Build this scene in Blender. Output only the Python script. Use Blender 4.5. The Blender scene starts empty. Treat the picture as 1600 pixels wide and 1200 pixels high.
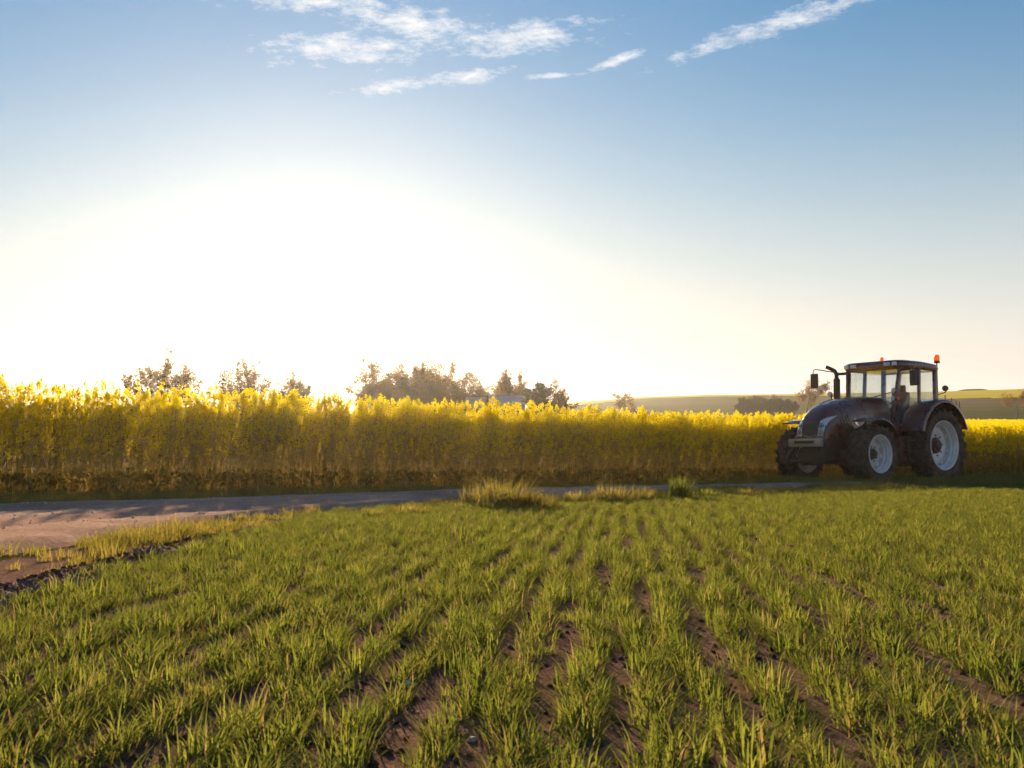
import bpy, bmesh, math, random
import numpy as np
from mathutils import Vector, Matrix, noise as mnoise
from mathutils.bvhtree import BVHTree

rng = np.random.default_rng(11)
random.seed(11)
scene = bpy.context.scene
COL = scene.collection

# ------------------------------------------------------------------ camera
ZC = 1.4
FPX = 1715.0                 # focal length in pixels of the 1600 px wide photograph
HOR = 665.0                  # row of the true horizon in the photograph
cam_d = bpy.data.cameras.new('camera')
cam = bpy.data.objects.new('camera', cam_d)
COL.objects.link(cam)
cam_d.sensor_width = 36.0
cam_d.lens = FPX / 1600.0 * 36.0
cam_d.clip_start = 0.05
cam_d.clip_end = 6000
cam.location = (0, 0, ZC)
cam.rotation_euler = (math.radians(90) + math.atan((HOR - 600.0) / FPX), 0, 0)
cam_d.dof.use_dof = True
cam_d.dof.focus_distance = 19.0
cam_d.dof.aperture_fstop = 16.0
scene.camera = cam

# ------------------------------------------------------------------ light
SUN_AZ = math.radians(-10.4)      # left of the view axis
SUN_EL = math.radians(9.0)
SKY_STRENGTH = 0.05
SUN_STRENGTH = 5.0
EXPOSURE = 1.75
sdir = Vector((math.sin(SUN_AZ) * math.cos(SUN_EL), math.cos(SUN_AZ) * math.cos(SUN_EL), math.sin(SUN_EL)))
sun_d = bpy.data.lights.new('sun', 'SUN')
sun_d.energy = SUN_STRENGTH
sun_d.angle = math.radians(0.53)
sun_d.color = (1.0, 0.78, 0.50)
sun = bpy.data.objects.new('sun', sun_d)
COL.objects.link(sun)
sun.rotation_euler = sdir.to_track_quat('Z', 'Y').to_euler()

world = bpy.data.worlds.new('World')
scene.world = world
world.use_nodes = True


def build_world():
    nt = world.node_tree
    nt.nodes.clear()
    N = nt.nodes.new
    L = nt.links.new
    out = N('ShaderNodeOutputWorld')
    bg = N('ShaderNodeBackground')
    bg.inputs['Strength'].default_value = SKY_STRENGTH
    L(bg.outputs[0], out.inputs['Surface'])
    sky = N('ShaderNodeTexSky')
    sky.sky_type = 'NISHITA'
    sky.sun_disc = False
    sky.sun_elevation = SUN_EL
    sky.sun_rotation = SUN_AZ
    sky.altitude = 60
    sky.air_density = 1.85
    sky.dust_density = 0.25
    sky.ozone_density = 7.5

    def math_(op, a, b=None):
        n = N('ShaderNodeMath'); n.operation = op
        for i, v in enumerate((a, b)):
            if v is None: continue
            if isinstance(v, (int, float)): n.inputs[i].default_value = v
            else: L(v, n.inputs[i])
        return n.outputs[0]

    def blend(fac, a, col):
        m = N('ShaderNodeMix'); m.data_type = 'RGBA'
        L(fac, m.inputs['Factor']); L(a, m.inputs['A']); m.inputs['B'].default_value = tuple(col) + (1,)
        return m.outputs['Result']
    # directions as azimuth (0 = north of the scene, +y) and elevation, in degrees
    tc = N('ShaderNodeTexCoord')
    sep = N('ShaderNodeSeparateXYZ')
    L(tc.outputs['Generated'], sep.inputs[0])
    x, y, z = sep.outputs
    az = math_('MULTIPLY', math_('ARCTAN2', x, y), 57.2958)
    el = math_('MULTIPLY', math_('ARCSINE', z), 57.2958)
    comb = N('ShaderNodeCombineXYZ')
    L(az, comb.inputs[0]); L(el, comb.inputs[1])
    # pale veil of moisture towards the horizon, the same all round
    er = math_('DIVIDE', math_('MAXIMUM', el, 0.0), VEIL_H)
    veil = math_('MULTIPLY', math_('EXPONENT', math_('MULTIPLY', math_('MULTIPLY', er, er), -1.0)), VEIL)
    col = blend(veil, sky.outputs[0], VEIL_COL)
    # thin torn clouds: (azimuth, elevation, half length, half height, tilt in degrees)
    bands = [(-10.5, 21.2, 4.6, 0.75, 2), (-8.6, 19.0, 4.2, 0.75, 2), (-4.9, 20.2, 4.4, 0.85, -7), (0.4, 19.7, 4.2, 0.75, 5), (-6.3, 17.25, 2.3, 0.36, 8),
             (-2.1, 17.9, 2.1, 0.46, 8), (2.2, 17.85, 1.5, 0.14, 3), (5.9, 18.6, 1.8, 0.24, 14), (13.9, 19.85, 5.6, 0.55, 12.5),
             (-2, 27, 8, 1.2, 6), (27, 26, 7, 0.9, 8), (-45, 24, 9, 1.1, 5), (75, 24, 10, 1.0, 6), (150, 24, 14, 1.4, 4), (-120, 25, 13, 1.4, 4)]
    total = None
    for (a0, e0, la, le, tilt) in bands:
        mp = N('ShaderNodeMapping'); mp.vector_type = 'TEXTURE'
        mp.inputs['Location'].default_value = (a0, e0, 0); mp.inputs['Rotation'].default_value = (0, 0, math.radians(tilt)); mp.inputs['Scale'].default_value = (la, le, 1)
        L(comb.outputs[0], mp.inputs[0])
        ln = N('ShaderNodeVectorMath'); ln.operation = 'LENGTH'
        L(mp.outputs[0], ln.inputs[0])
        total = ln.outputs['Value'] if total is None else math_('MINIMUM', total, ln.outputs['Value'])
    mp = N('ShaderNodeMapping')
    mp.inputs['Rotation'].default_value = (0, 0, math.radians(-13))
    mp.inputs['Scale'].default_value = (0.62, 1.7, 1)
    L(comb.outputs[0], mp.inputs[0])
    nz = N('ShaderNodeTexNoise')
    nz.inputs['Scale'].default_value = 1.0
    nz.inputs['Detail'].default_value = 7
    nz.inputs['Roughness'].default_value = 0.72
    L(mp.outputs[0], nz.inputs['Vector'])
    v = math_('SUBTRACT', math_('MULTIPLY', nz.outputs['Fac'], 4.4), total)
    rm = N('ShaderNodeMapRange')
    rm.inputs['From Min'].default_value = 1.15
    rm.inputs['From Max'].default_value = 2.5
    rm.inputs['To Max'].default_value = 0.8
    L(v, rm.inputs['Value'])
    col = blend(rm.outputs[0], col, (6.3, 6.2, 6.0))
    L(col, bg.inputs['Color'])
    world.cycles.sampling_method = 'MANUAL'
    world.cycles.sample_map_resolution = 512


VEIL = 0.62
VEIL_H = 12.0
VEIL_COL = (7.5, 6.7, 6.4)
build_world()

vs = scene.view_settings
vs.view_transform = 'Standard'
vs.look = 'None'
vs.exposure = EXPOSURE
vs.gamma = 1.0
vs.use_curve_mapping = False
scene.render.engine = 'CYCLES'
cy = scene.cycles
cy.use_denoising = True
cy.max_bounces = 6
cy.diffuse_bounces = 3
cy.glossy_bounces = 2
cy.transmission_bounces = 4
cy.transparent_max_bounces = 8
cy.volume_bounces = 0
cy.sample_clamp_indirect = 6.0
cy.caustics_reflective = False
cy.caustics_refractive = False
cy.use_adaptive_sampling = True
cy.adaptive_threshold = 0.02


# ------------------------------------------------------------------ helpers
def tag(o, label=None, cat=None, group=None, kind=None):
    if label: o['label'] = label
    if cat: o['category'] = cat
    if group: o['group'] = group
    if kind: o['kind'] = kind
    return o


def empty(name, loc=(0, 0, 0), rot=(0, 0, 0)):
    o = bpy.data.objects.new(name, None)
    o.empty_display_size = 0.3
    COL.objects.link(o)
    o.location = loc
    o.rotation_euler = rot
    return o


def link_mesh(name, me, parent=None):
    o = bpy.data.objects.new(name, me)
    COL.objects.link(o)
    if parent is not None: o.parent = parent
    return o


def np_mesh(name, verts, faces, mats, midx=None, smooth=False):
    """verts (N,3); faces list of arrays with equal corner count each"""
    me = bpy.data.meshes.new(name)
    verts = np.asarray(verts, dtype=np.float32)
    faces = [np.asarray(f, dtype=np.int32) for f in (faces if isinstance(faces, list) else [faces]) if len(f)]
    loops = np.concatenate([f.ravel() for f in faces])
    sizes = np.concatenate([np.full(len(f), f.shape[1], dtype=np.int32) for f in faces])
    starts = np.concatenate([[0], np.cumsum(sizes)[:-1]]).astype(np.int32)
    me.vertices.add(len(verts)); me.vertices.foreach_set('co', verts.ravel())
    me.loops.add(len(loops)); me.loops.foreach_set('vertex_index', loops)
    me.polygons.add(len(sizes)); me.polygons.foreach_set('loop_start', starts)
    for m in mats: me.materials.append(m)
    if midx is not None: me.polygons.foreach_set('material_index', np.asarray(midx, dtype=np.int32))
    if smooth: me.polygons.foreach_set('use_smooth', np.ones(len(sizes), dtype=bool))
    me.update(calc_edges=True)
    me.validate()
    return me


class MB:
    """collects shapes for ONE mesh"""
    def __init__(self):
        self.v = []; self.f = []; self.m = []

    def add(self, vs_, fs, mi=0):
        b = len(self.v)
        self.v.extend([tuple(p) for p in vs_])
        for q in fs:
            self.f.append(tuple(i + b for i in q)); self.m.append(mi)

    def box(self, c, s, R=None, mi=0, taper=1.0):
        hx, hy, hz = s[0] / 2, s[1] / 2, s[2] / 2
        pts = []
        for dz in (-1, 1):
            k = taper if dz > 0 else 1.0
            for dx, dy in ((-1, -1), (1, -1), (1, 1), (-1, 1)):
                p = Vector((dx * hx * k, dy * hy * k, dz * hz))
                if R is not None: p = R @ p
                pts.append(p + Vector(c))
        self.add(pts, [(3, 2, 1, 0), (4, 5, 6, 7), (0, 1, 5, 4), (1, 2, 6, 5), (2, 3, 7, 6), (3, 0, 4, 7)], mi)

    def beam(self, a, b, w, h, up=(0, 0, 1), mi=0):
        a = Vector(a); b = Vector(b)
        d = (b - a).normalized()
        s = d.cross(Vector(up))
        if s.length < 1e-4: s = d.cross(Vector((1, 0, 0)))
        s.normalize(); u = s.cross(d)
        pts = []
        for p in (a, b):
            for i, j in ((-1, -1), (1, -1), (1, 1), (-1, 1)):
                pts.append(p + s * (i * w / 2) + u * (j * h / 2))
        self.add(pts, [(0, 1, 2, 3), (7, 6, 5, 4), (1, 0, 4, 5), (2, 1, 5, 6), (3, 2, 6, 7), (0, 3, 7, 4)], mi)

    def tube(self, path, rad, n=8, mi=0, cap=True):
        path = [Vector(p) for p in path]
        if isinstance(rad, (int, float)): rad = [rad] * len(path)
        rings = []
        t0 = (path[1] - path[0]).normalized()
        s = t0.orthogonal().normalized()
        for i, p in enumerate(path):
            if i == 0: t = path[1] - p
            elif i == len(path) - 1: t = p - path[i - 1]
            else: t = path[i + 1] - path[i - 1]
            t.normalize()
            s = (s - t * s.dot(t)).normalized()
            u = t.cross(s)
            rings.append([p + (s * math.cos(2 * math.pi * k / n) + u * math.sin(2 * math.pi * k / n)) * rad[i] for k in range(n)])
        pts = [q for r in rings for q in r]
        fs = []
        for i in range(len(path) - 1):
            for k in range(n):
                k2 = (k + 1) % n
                fs.append((i * n + k, i * n + k2, (i + 1) * n + k2, (i + 1) * n + k))
        if cap:
            fs.append(tuple(reversed(range(n))))
            fs.append(tuple((len(path) - 1) * n + k for k in range(n)))
        self.add(pts, fs, mi)

    def lathe(self, prof, c=(0, 0, 0), axis='y', n=40, mi=0, closed=False, a0=0.0, a1=None):
        """prof: list of (radius, along axis)"""
        full = a1 is None
        a1_ = 2 * math.pi if full else a1
        cols = n if full else n + 1
        pts = []
        for k in range(cols):
            a = a0 + (a1_ - a0) * k / n
            for r, h in prof:
                if axis == 'y': p = (r * math.cos(a), h, r * math.sin(a))
                elif axis == 'z': p = (r * math.cos(a), r * math.sin(a), h)
                else: p = (h, r * math.cos(a), r * math.sin(a))
                pts.append((p[0] + c[0], p[1] + c[1], p[2] + c[2]))
        m = len(prof)
        fs = []
        for k in range(n):
            k2 = (k + 1) % cols
            for j in range(m if closed else m - 1):
                j2 = (j + 1) % m
                fs.append((k * m + j, k * m + j2, k2 * m + j2, k2 * m + j))
        if closed and not full:
            fs.append(tuple(range(m))); fs.append(tuple(reversed([n * m + j for j in range(m)])))
        self.add(pts, fs, mi)

    def prism(self, poly, y0, y1, mi=0):
        """polygon in (x,z), extruded along y"""
        n = len(poly)
        pts = [(x, y0, z) for x, z in poly] + [(x, y1, z) for x, z in poly]
        fs = [tuple(range(n)), tuple(reversed(range(n, 2 * n)))]
        for i in range(n):
            j = (i + 1) % n
            fs.append((j, i, n + i, n + j))
        self.add(pts, fs, mi)

    def slab(self, quad, t, mi=0):
        """thick pane from four corners"""
        q = [Vector(p) for p in quad]
        nrm = (q[1] - q[0]).cross(q[-1] - q[0]).normalized() * t
        n = len(q)
        pts = q + [p + nrm for p in q]
        fs = [tuple(reversed(range(n))), tuple(range(n, 2 * n))]
        for i in range(n):
            j = (i + 1) % n
            fs.append((i, j, n + j, n + i))
        self.add(pts, fs, mi)

    def sphere(self, c, r, n=10, m=7, sc=(1, 1, 1), mi=0):
        pts = []; fs = []
        for i in range(m + 1):
            th = math.pi * i / m
            for k in range(n):
                a = 2 * math.pi * k / n
                pts.append((c[0] + r * sc[0] * math.sin(th) * math.cos(a), c[1] + r * sc[1] * math.sin(th) * math.sin(a), c[2] + r * sc[2] * math.cos(th)))
        for i in range(m):
            for k in range(n):
                k2 = (k + 1) % n
                fs.append((i * n + k, (i + 1) * n + k, (i + 1) * n + k2, i * n + k2))
        self.add(pts, fs, mi)

    def build(self, name, mats, parent=None, smooth=35, bevel=0.0, seg=2):
        me = bpy.data.meshes.new(name)
        me.from_pydata(self.v, [], self.f)
        if not isinstance(mats, (list, tuple)): mats = [mats]
        for mt in mats: me.materials.append(mt)
        me.polygons.foreach_set('material_index', self.m)
        bm = bmesh.new(); bm.from_mesh(me)
        bmesh.ops.remove_doubles(bm, verts=bm.verts, dist=1e-5)
        bmesh.ops.recalc_face_normals(bm, faces=bm.faces)
        if bevel > 0:
            ed = [e for e in bm.edges if len(e.link_faces) == 2 and e.calc_face_angle(0) > math.radians(30)]
            bmesh.ops.bevel(bm, geom=ed, offset=bevel, segments=seg, affect='EDGES', profile=0.6, clamp_overlap=True)
        bm.to_mesh(me); bm.free()
        if smooth:
            me.polygons.foreach_set('use_smooth', np.ones(len(me.polygons), dtype=bool))
            me.set_sharp_from_angle(angle=math.radians(smooth))
        me.update()
        return link_mesh(name, me, parent)


# ------------------------------------------------------------------ materials
def new_mat(name):
    m = bpy.data.materials.new(name)
    m.use_nodes = True
    nt = m.node_tree
    nt.nodes.clear()
    return m, nt, nt.nodes.new, nt.links.new


def paint(name, col, rough=0.4, metal=0.0, coat=0.0, noise=0.12, nscale=6.0, bump=0.0, bscale=40.0, dust=None, dust_amt=0.3, spec=0.5):
    m, nt, N, L = new_mat(name)
    out = N('ShaderNodeOutputMaterial'); p = N('ShaderNodeBsdfPrincipled')
    L(p.outputs[0], out.inputs['Surface'])
    tc = N('ShaderNodeTexCoord')
    nz = N('ShaderNodeTexNoise'); nz.inputs['Scale'].default_value = nscale; nz.inputs['Detail'].default_value = 6; nz.inputs['Roughness'].default_value = 0.65
    L(tc.outputs['Object'], nz.inputs['Vector'])
    mx = N('ShaderNodeMix'); mx.data_type = 'RGBA'
    mx.inputs['A'].default_value = tuple(c * (1 - noise) for c in col) + (1,)
    mx.inputs['B'].default_value = tuple(min(1, c * (1 + noise)) for c in col) + (1,)
    L(nz.outputs['Fac'], mx.inputs['Factor'])
    res = mx.outputs['Result']
    if dust is not None:
        nz2 = N('ShaderNodeTexNoise'); nz2.inputs['Scale'].default_value = nscale * 0.8; nz2.inputs['Detail'].default_value = 9; nz2.inputs['Roughness'].default_value = 0.75
        L(tc.outputs['Object'], nz2.inputs['Vector'])
        mr = N('ShaderNodeMapRange'); mr.inputs['From Min'].default_value = 0.42; mr.inputs['From Max'].default_value = 0.72
        mr.inputs['To Max'].default_value = dust_amt
        L(nz2.outputs['Fac'], mr.inputs['Value'])
        m2 = N('ShaderNodeMix'); m2.data_type = 'RGBA'
        L(mr.outputs[0], m2.inputs['Factor']); L(res, m2.inputs['A']); m2.inputs['B'].default_value = tuple(dust) + (1,)
        res = m2.outputs['Result']
        ra = N('ShaderNodeMapRange'); ra.inputs['To Min'].default_value = rough; ra.inputs['To Max'].default_value = min(1, rough + 0.5)
        L(mr.outputs[0], ra.inputs['Value']); L(ra.outputs[0], p.inputs['Roughness'])
    else:
        p.inputs['Roughness'].default_value = rough
    L(res, p.inputs['Base Color'])
    p.inputs['Metallic'].default_value = metal
    p.inputs['Coat Weight'].default_value = coat
    p.inputs['Coat Roughness'].default_value = 0.08
    p.inputs['Specular IOR Level'].default_value = spec
    if bump > 0:
        nb = N('ShaderNodeTexNoise'); nb.inputs['Scale'].default_value = bscale; nb.inputs['Detail'].default_value = 8; nb.inputs['Roughness'].default_value = 0.7
        L(tc.outputs['Object'], nb.inputs['Vector'])
        b = N('ShaderNodeBump'); b.inputs['Strength'].default_value = 1.0; b.inputs['Distance'].default_value = bump
        L(nb.outputs['Fac'], b.inputs['Height']); L(b.outputs[0], p.inputs['Normal'])
    return m


def leaf(name, c1, c2, trans=0.45, tcol=None, rough=0.5, spec=0.25, nscale=None):
    """thin leaf: light is reflected and passes through; colour varies from plant to plant"""
    m, nt, N, L = new_mat(name)
    out = N('ShaderNodeOutputMaterial')
    p = N('ShaderNodeBsdfDiffuse'); t = N('ShaderNodeBsdfTranslucent'); mx = N('ShaderNodeMixShader')
    oi = N('ShaderNodeObjectInfo')
    geo = N('ShaderNodeNewGeometry')
    ad = N('ShaderNodeMath'); ad.operation = 'MULTIPLY_ADD'
    L(geo.outputs['Random Per Island'], ad.inputs[0]); ad.inputs[1].default_value = 0.6
    hf = N('ShaderNodeMath'); hf.operation = 'MULTIPLY'; hf.inputs[1].default_value = 0.4
    L(oi.outputs['Random'], hf.inputs[0]); L(hf.outputs[0], ad.inputs[2])
    cm = N('ShaderNodeMix'); cm.data_type = 'RGBA'
    cm.inputs['A'].default_value = tuple(c1) + (1,); cm.inputs['B'].default_value = tuple(c2) + (1,)
    L(ad.outputs[0], cm.inputs['Factor'])
    L(cm.outputs['Result'], p.inputs['Color'])
    g = N('ShaderNodeMix'); g.data_type = 'RGBA'; g.blend_type = 'MULTIPLY'
    g.inputs['Factor'].default_value = 1.0
    L(cm.outputs['Result'], g.inputs['A'])
    g.inputs['B'].default_value = tuple(tcol or (1.5, 1.45, 0.7)) + (1,)
    L(g.outputs['Result'], t.inputs['Color'])
    mx.inputs[0].default_value = trans
    L(p.outputs[0], mx.inputs[1]); L(t.outputs[0], mx.inputs[2]); L(mx.outputs[0], out.inputs['Surface'])
    return m


def earth(name, c1, c2, c3=None, scale=3.0, fine=60.0, bump=0.02, rough=0.9, stretch=(1, 1, 1), speck=None):
    m, nt, N, L = new_mat(name)
    out = N('ShaderNodeOutputMaterial'); p = N('ShaderNodeBsdfPrincipled')
    L(p.outputs[0], out.inputs['Surface'])
    tc = N('ShaderNodeTexCoord'); mp = N('ShaderNodeMapping'); mp.inputs['Scale'].default_value = stretch
    L(tc.outputs['Object'], mp.inputs[0])
    n1 = N('ShaderNodeTexNoise'); n1.inputs['Scale'].default_value = scale; n1.inputs['Detail'].default_value = 8; n1.inputs['Roughness'].default_value = 0.7
    n2 = N('ShaderNodeTexNoise'); n2.inputs['Scale'].default_value = fine; n2.inputs['Detail'].default_value = 6; n2.inputs['Roughness'].default_value = 0.75
    L(mp.outputs[0], n1.inputs['Vector']); L(mp.outputs[0], n2.inputs['Vector'])
    cr = N('ShaderNodeValToRGB')
    cr.color_ramp.elements[0].position = 0.38; cr.color_ramp.elements[0].color = tuple(c1) + (1,)
    cr.color_ramp.elements[1].position = 0.62; cr.color_ramp.elements[1].color = tuple(c2) + (1,)
    if c3 is not None:
        e = cr.color_ramp.elements.new(0.5); e.color = tuple(c3) + (1,)
    a = N('ShaderNodeMath'); a.operation = 'MULTIPLY_ADD'
    L(n2.outputs['Fac'], a.inputs[0]); a.inputs[1].default_value = 0.55
    b0 = N('ShaderNodeMath'); b0.operation = 'MULTIPLY'; b0.inputs[1].default_value = 0.45
    L(n1.outputs['Fac'], b0.inputs[0]); L(b0.outputs[0], a.inputs[2])
    L(a.outputs[0], cr.inputs[0])
    res = cr.outputs[0]
    L(res, p.inputs['Base Color'])
    p.inputs['Roughness'].default_value = rough
    p.inputs['Specular IOR Level'].default_value = 0.0
    if bump:
        bp = N('ShaderNodeBump'); bp.inputs['Strength'].default_value = 1.0; bp.inputs['Distance'].default_value = bump
        L(a.outputs[0], bp.inputs['Height']); L(bp.outputs[0], p.inputs['Normal'])
    return m


def glass(name, tint=(0.95, 0.975, 0.96), refl=0.36):
    m, nt, N, L = new_mat(name)
    out = N('ShaderNodeOutputMaterial')
    tr = N('ShaderNodeBsdfTransparent'); tr.inputs[0].default_value = tuple(tint) + (1,)
    gl = N('ShaderNodeBsdfGlossy'); gl.inputs['Roughness'].default_value = 0.03
    lw = N('ShaderNodeLayerWeight'); lw.inputs['Blend'].default_value = 0.5
    mx = N('ShaderNodeMixShader')
    pw = N('ShaderNodeMath'); pw.operation = 'POWER'; pw.inputs[1].default_value = 4.0
    a = N('ShaderNodeMath'); a.operation = 'MULTIPLY_ADD'; a.inputs[1].default_value = 0.7; a.inputs[2].default_value = refl * 0.35
    L(lw.outputs['Facing'], pw.inputs[0]); L(pw.outputs[0], a.inputs[0]); L(a.outputs[0], mx.inputs[0])
    L(tr.outputs[0], mx.inputs[1]); L(gl.outputs[0], mx.inputs[2]); L(mx.outputs[0], out.inputs['Surface'])
    return m


def lens(name, col, rough=0.12, trans=0.5):
    m, nt, N, L = new_mat(name)
    out = N('ShaderNodeOutputMaterial'); p = N('ShaderNodeBsdfPrincipled'); t = N('ShaderNodeBsdfTranslucent'); mx = N('ShaderNodeMixShader')
    p.inputs['Base Color'].default_value = tuple(col) + (1,); p.inputs['Roughness'].default_value = rough; p.inputs['Coat Weight'].default_value = 0.6
    t.inputs['Color'].default_value = tuple(col) + (1,)
    mx.inputs[0].default_value = trans
    L(p.outputs[0], mx.inputs[1]); L(t.outputs[0], mx.inputs[2]); L(mx.outputs[0], out.inputs['Surface'])
    return m


M = {}
M['soil'] = earth('soil', (0.13, 0.070, 0.052), (0.36, 0.215, 0.165), (0.24, 0.135, 0.102), scale=2.0, fine=40, bump=0.05)
M['verge_soil'] = earth('verge_soil', (0.05, 0.05, 0.018), (0.13, 0.12, 0.045), (0.09, 0.08, 0.03), scale=1.5, fine=30, bump=0.03)
M['crop_floor'] = earth('crop_floor', (0.07, 0.05, 0.02), (0.17, 0.12, 0.05), (0.12, 0.085, 0.035), scale=1.5, fine=20, bump=0.03)
M['road'] = earth('road', (0.30, 0.165, 0.115), (0.66, 0.44, 0.325), (0.48, 0.30, 0.215), scale=0.9, fine=24, bump=0.035, stretch=(1, 1, 1))
M['olive_field'] = earth('olive_field', (0.055, 0.065, 0.018), (0.10, 0.095, 0.03), (0.075, 0.08, 0.022), scale=0.02, fine=0.25, bump=0.0, stretch=(0.3, 1, 1))
M['brown_field'] = earth('brown_field', (0.085, 0.06, 0.033), (0.14, 0.10, 0.055), (0.11, 0.08, 0.042), scale=0.02, fine=0.2, bump=0.0, stretch=(0.2, 1, 1))
M['yellow_field'] = earth('yellow_field', (0.46, 0.35, 0.008), (0.70, 0.52, 0.012), (0.58, 0.44, 0.010), scale=0.03, fine=0.4, bump=0.0, stretch=(0.25, 1, 1))
M['mound_grass'] = earth('mound_grass', (0.05, 0.042, 0.018), (0.10, 0.075, 0.035), (0.07, 0.055, 0.025), scale=0.3, fine=3.0, bump=0.1)
M['crop_leaf'] = leaf('crop_leaf', (0.060, 0.098, 0.020), (0.195, 0.210, 0.055), trans=0.48, tcol=(1.5, 1.30, 0.7), spec=0.12, rough=0.6)
M['crop_dry'] = leaf('crop_dry', (0.20, 0.15, 0.06), (0.30, 0.22, 0.10), trans=0.4, tcol=(1.2, 1.1, 0.8))
M['verge_leaf'] = leaf('verge_leaf', (0.13, 0.125, 0.03), (0.30, 0.24, 0.08), trans=0.45, tcol=(1.4, 1.3, 0.6))
M['rape_petal'] = leaf('rape_petal', (0.80, 0.65, 0.006), (0.92, 0.78, 0.012), trans=0.52, tcol=(1.05, 1.05, 0.8), spec=0.1)
M['rape_bud'] = leaf('rape_bud', (0.18, 0.20, 0.02), (0.30, 0.28, 0.03), trans=0.4)
M['rape_stem'] = leaf('rape_stem', (0.31, 0.25, 0.06), (0.52, 0.41, 0.11), trans=0.35, tcol=(1.3, 1.2, 0.7))
M['rape_leaf'] = leaf('rape_leaf', (0.16, 0.13, 0.035), (0.34, 0.22, 0.08), trans=0.45)
M['tree_leaf'] = leaf('tree_leaf', (0.070, 0.046, 0.012), (0.14, 0.092, 0.024), trans=0.52, tcol=(1.5, 1.25, 0.6))
M['shrub_leaf'] = leaf('shrub_leaf', (0.045, 0.042, 0.014), (0.085, 0.07, 0.022), trans=0.3)
M['conifer_leaf'] = leaf('conifer_leaf', (0.030, 0.036, 0.014), (0.06, 0.055, 0.02), trans=0.2)
M['bark'] = paint('bark', (0.085, 0.055, 0.035), rough=0.9, noise=0.4, nscale=2)
M['tractor_paint'] = paint('tractor_paint', (0.13, 0.034, 0.019), rough=0.26, metal=0.12, coat=1.0, noise=0.1, nscale=3, dust=(0.20, 0.12, 0.07), dust_amt=0.22)
M['tractor_black'] = paint('tractor_black', (0.065, 0.034, 0.023), rough=0.5, noise=0.2, nscale=8, dust=(0.16, 0.10, 0.06), dust_amt=0.35)
M['chassis'] = paint('chassis', (0.10, 0.055, 0.033), rough=0.6, metal=0.2, noise=0.3, nscale=9, dust=(0.17, 0.11, 0.065), dust_amt=0.55)
M['rubber'] = paint('rubber', (0.055, 0.036, 0.026), rough=0.82, noise=0.25, nscale=10, bump=0.004, bscale=40, dust=(0.26, 0.16, 0.10), dust_amt=0.75, spec=0.3)
M['rim'] = paint('rim', (0.78, 0.75, 0.72), rough=0.38, metal=0.1, coat=0.2, noise=0.08, nscale=8, dust=(0.30, 0.22, 0.16), dust_amt=0.4)
M['silver'] = paint('silver', (0.50, 0.44, 0.38), rough=0.4, metal=0.5, noise=0.15, nscale=8, dust=(0.24, 0.16, 0.10), dust_amt=0.35)
M['chrome'] = paint('chrome', (0.75, 0.74, 0.72), rough=0.14, metal=1.0, noise=0.05)
M['glass'] = glass('cab_glass')
M['lamp_white'] = lens('lamp_white', (0.82, 0.84, 0.86), rough=0.08, trans=0.25)
M['lamp_ring'] = paint('lamp_ring', (0.30, 0.31, 0.33), rough=0.2, metal=0.8, noise=0.1)
M['amber'] = lens('amber', (1.0, 0.36, 0.015), rough=0.12, trans=0.6)
M['orange'] = lens('orange_lens', (0.85, 0.17, 0.01), rough=0.15, trans=0.4)
M['seat_cloth'] = paint('seat_cloth', (0.055, 0.045, 0.045), rough=0.95, noise=0.3, nscale=20)
M['interior'] = paint('interior_plastic', (0.10, 0.085, 0.08), rough=0.7, noise=0.15, nscale=10)
M['barn_roof'] = paint('barn_roof', (0.36, 0.33, 0.33), rough=0.7, noise=0.2, nscale=0.6)
M['barn_wall'] = paint('barn_wall', (0.34, 0.22, 0.16), rough=0.9, noise=0.25, nscale=0.8)
M['white_wall'] = paint('white_wall', (0.72, 0.70, 0.66), rough=0.8, noise=0.1, nscale=0.8)
M['window_dark'] = paint('window_dark', (0.05, 0.055, 0.06), rough=0.15, noise=0.1)
M['stone'] = paint('stone', (0.60, 0.52, 0.44), rough=0.85, noise=0.35, nscale=14, bump=0.004, bscale=60)


# ------------------------------------------------------------------ terrain
C_Y = np.array([-1500, -60, -10, 0, 10, 20, 30, 36, 42, 52, 70, 100, 130], dtype=float)
C_C = np.array([0.30, 0.34, 0.45, 0.54, 0.86, 1.18, 1.50, 1.68, 1.80, 1.86, 1.75, 1.42, 1.05], dtype=float)
CREST_X = np.array([-4000, 300, 700, 860, 900, 1000, 1100, 1250, 1450, 1600, 1900, 5000], dtype=float)
CREST_Y = np.array([655, 652, 645, 634, 628, 620.5, 617.5, 617, 615.5, 613, 612, 625], dtype=float)
CREST_R = 560.0


def cam_drop(x, y):
    """height of the camera above the ground at x, y"""
    x = np.asarray(x, dtype=float); y = np.asarray(y, dtype=float)
    r = np.hypot(x, y)
    near = np.interp(y, C_Y, C_C)
    yy = np.maximum(y, 1.0)
    xi = np.where(y > 30, 800 + FPX * x / yy, np.where(x > 0, 3000, -3000))
    yc = np.interp(xi, CREST_X, CREST_Y)
    # picture row that the ground reaches at distance r -> drop
    t = np.clip((r - 130.0) / (CREST_R - 130.0), 0, 1)
    row = 679 + (yc - 679) * (1 - (1 - t) ** 1.6)
    rr = np.minimum(r, CREST_R)
    far = (row - HOR) / FPX * rr
    far = far + np.clip(r - CREST_R, 0, None) * 0.012
    w = np.clip((r - 90) / 70.0, 0, 1); w = w * w * (3 - 2 * w)
    w = np.where(y < 20, np.clip((r - 300) / 200, 0, 1), w)
    back = 0.4
    res = near * (1 - w) + far * w
    return res


def gz(x, y):
    return ZC - cam_drop(x, y)


def gz1(x, y):
    return float(gz(np.array([x]), np.array([y]))[0])


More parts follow.
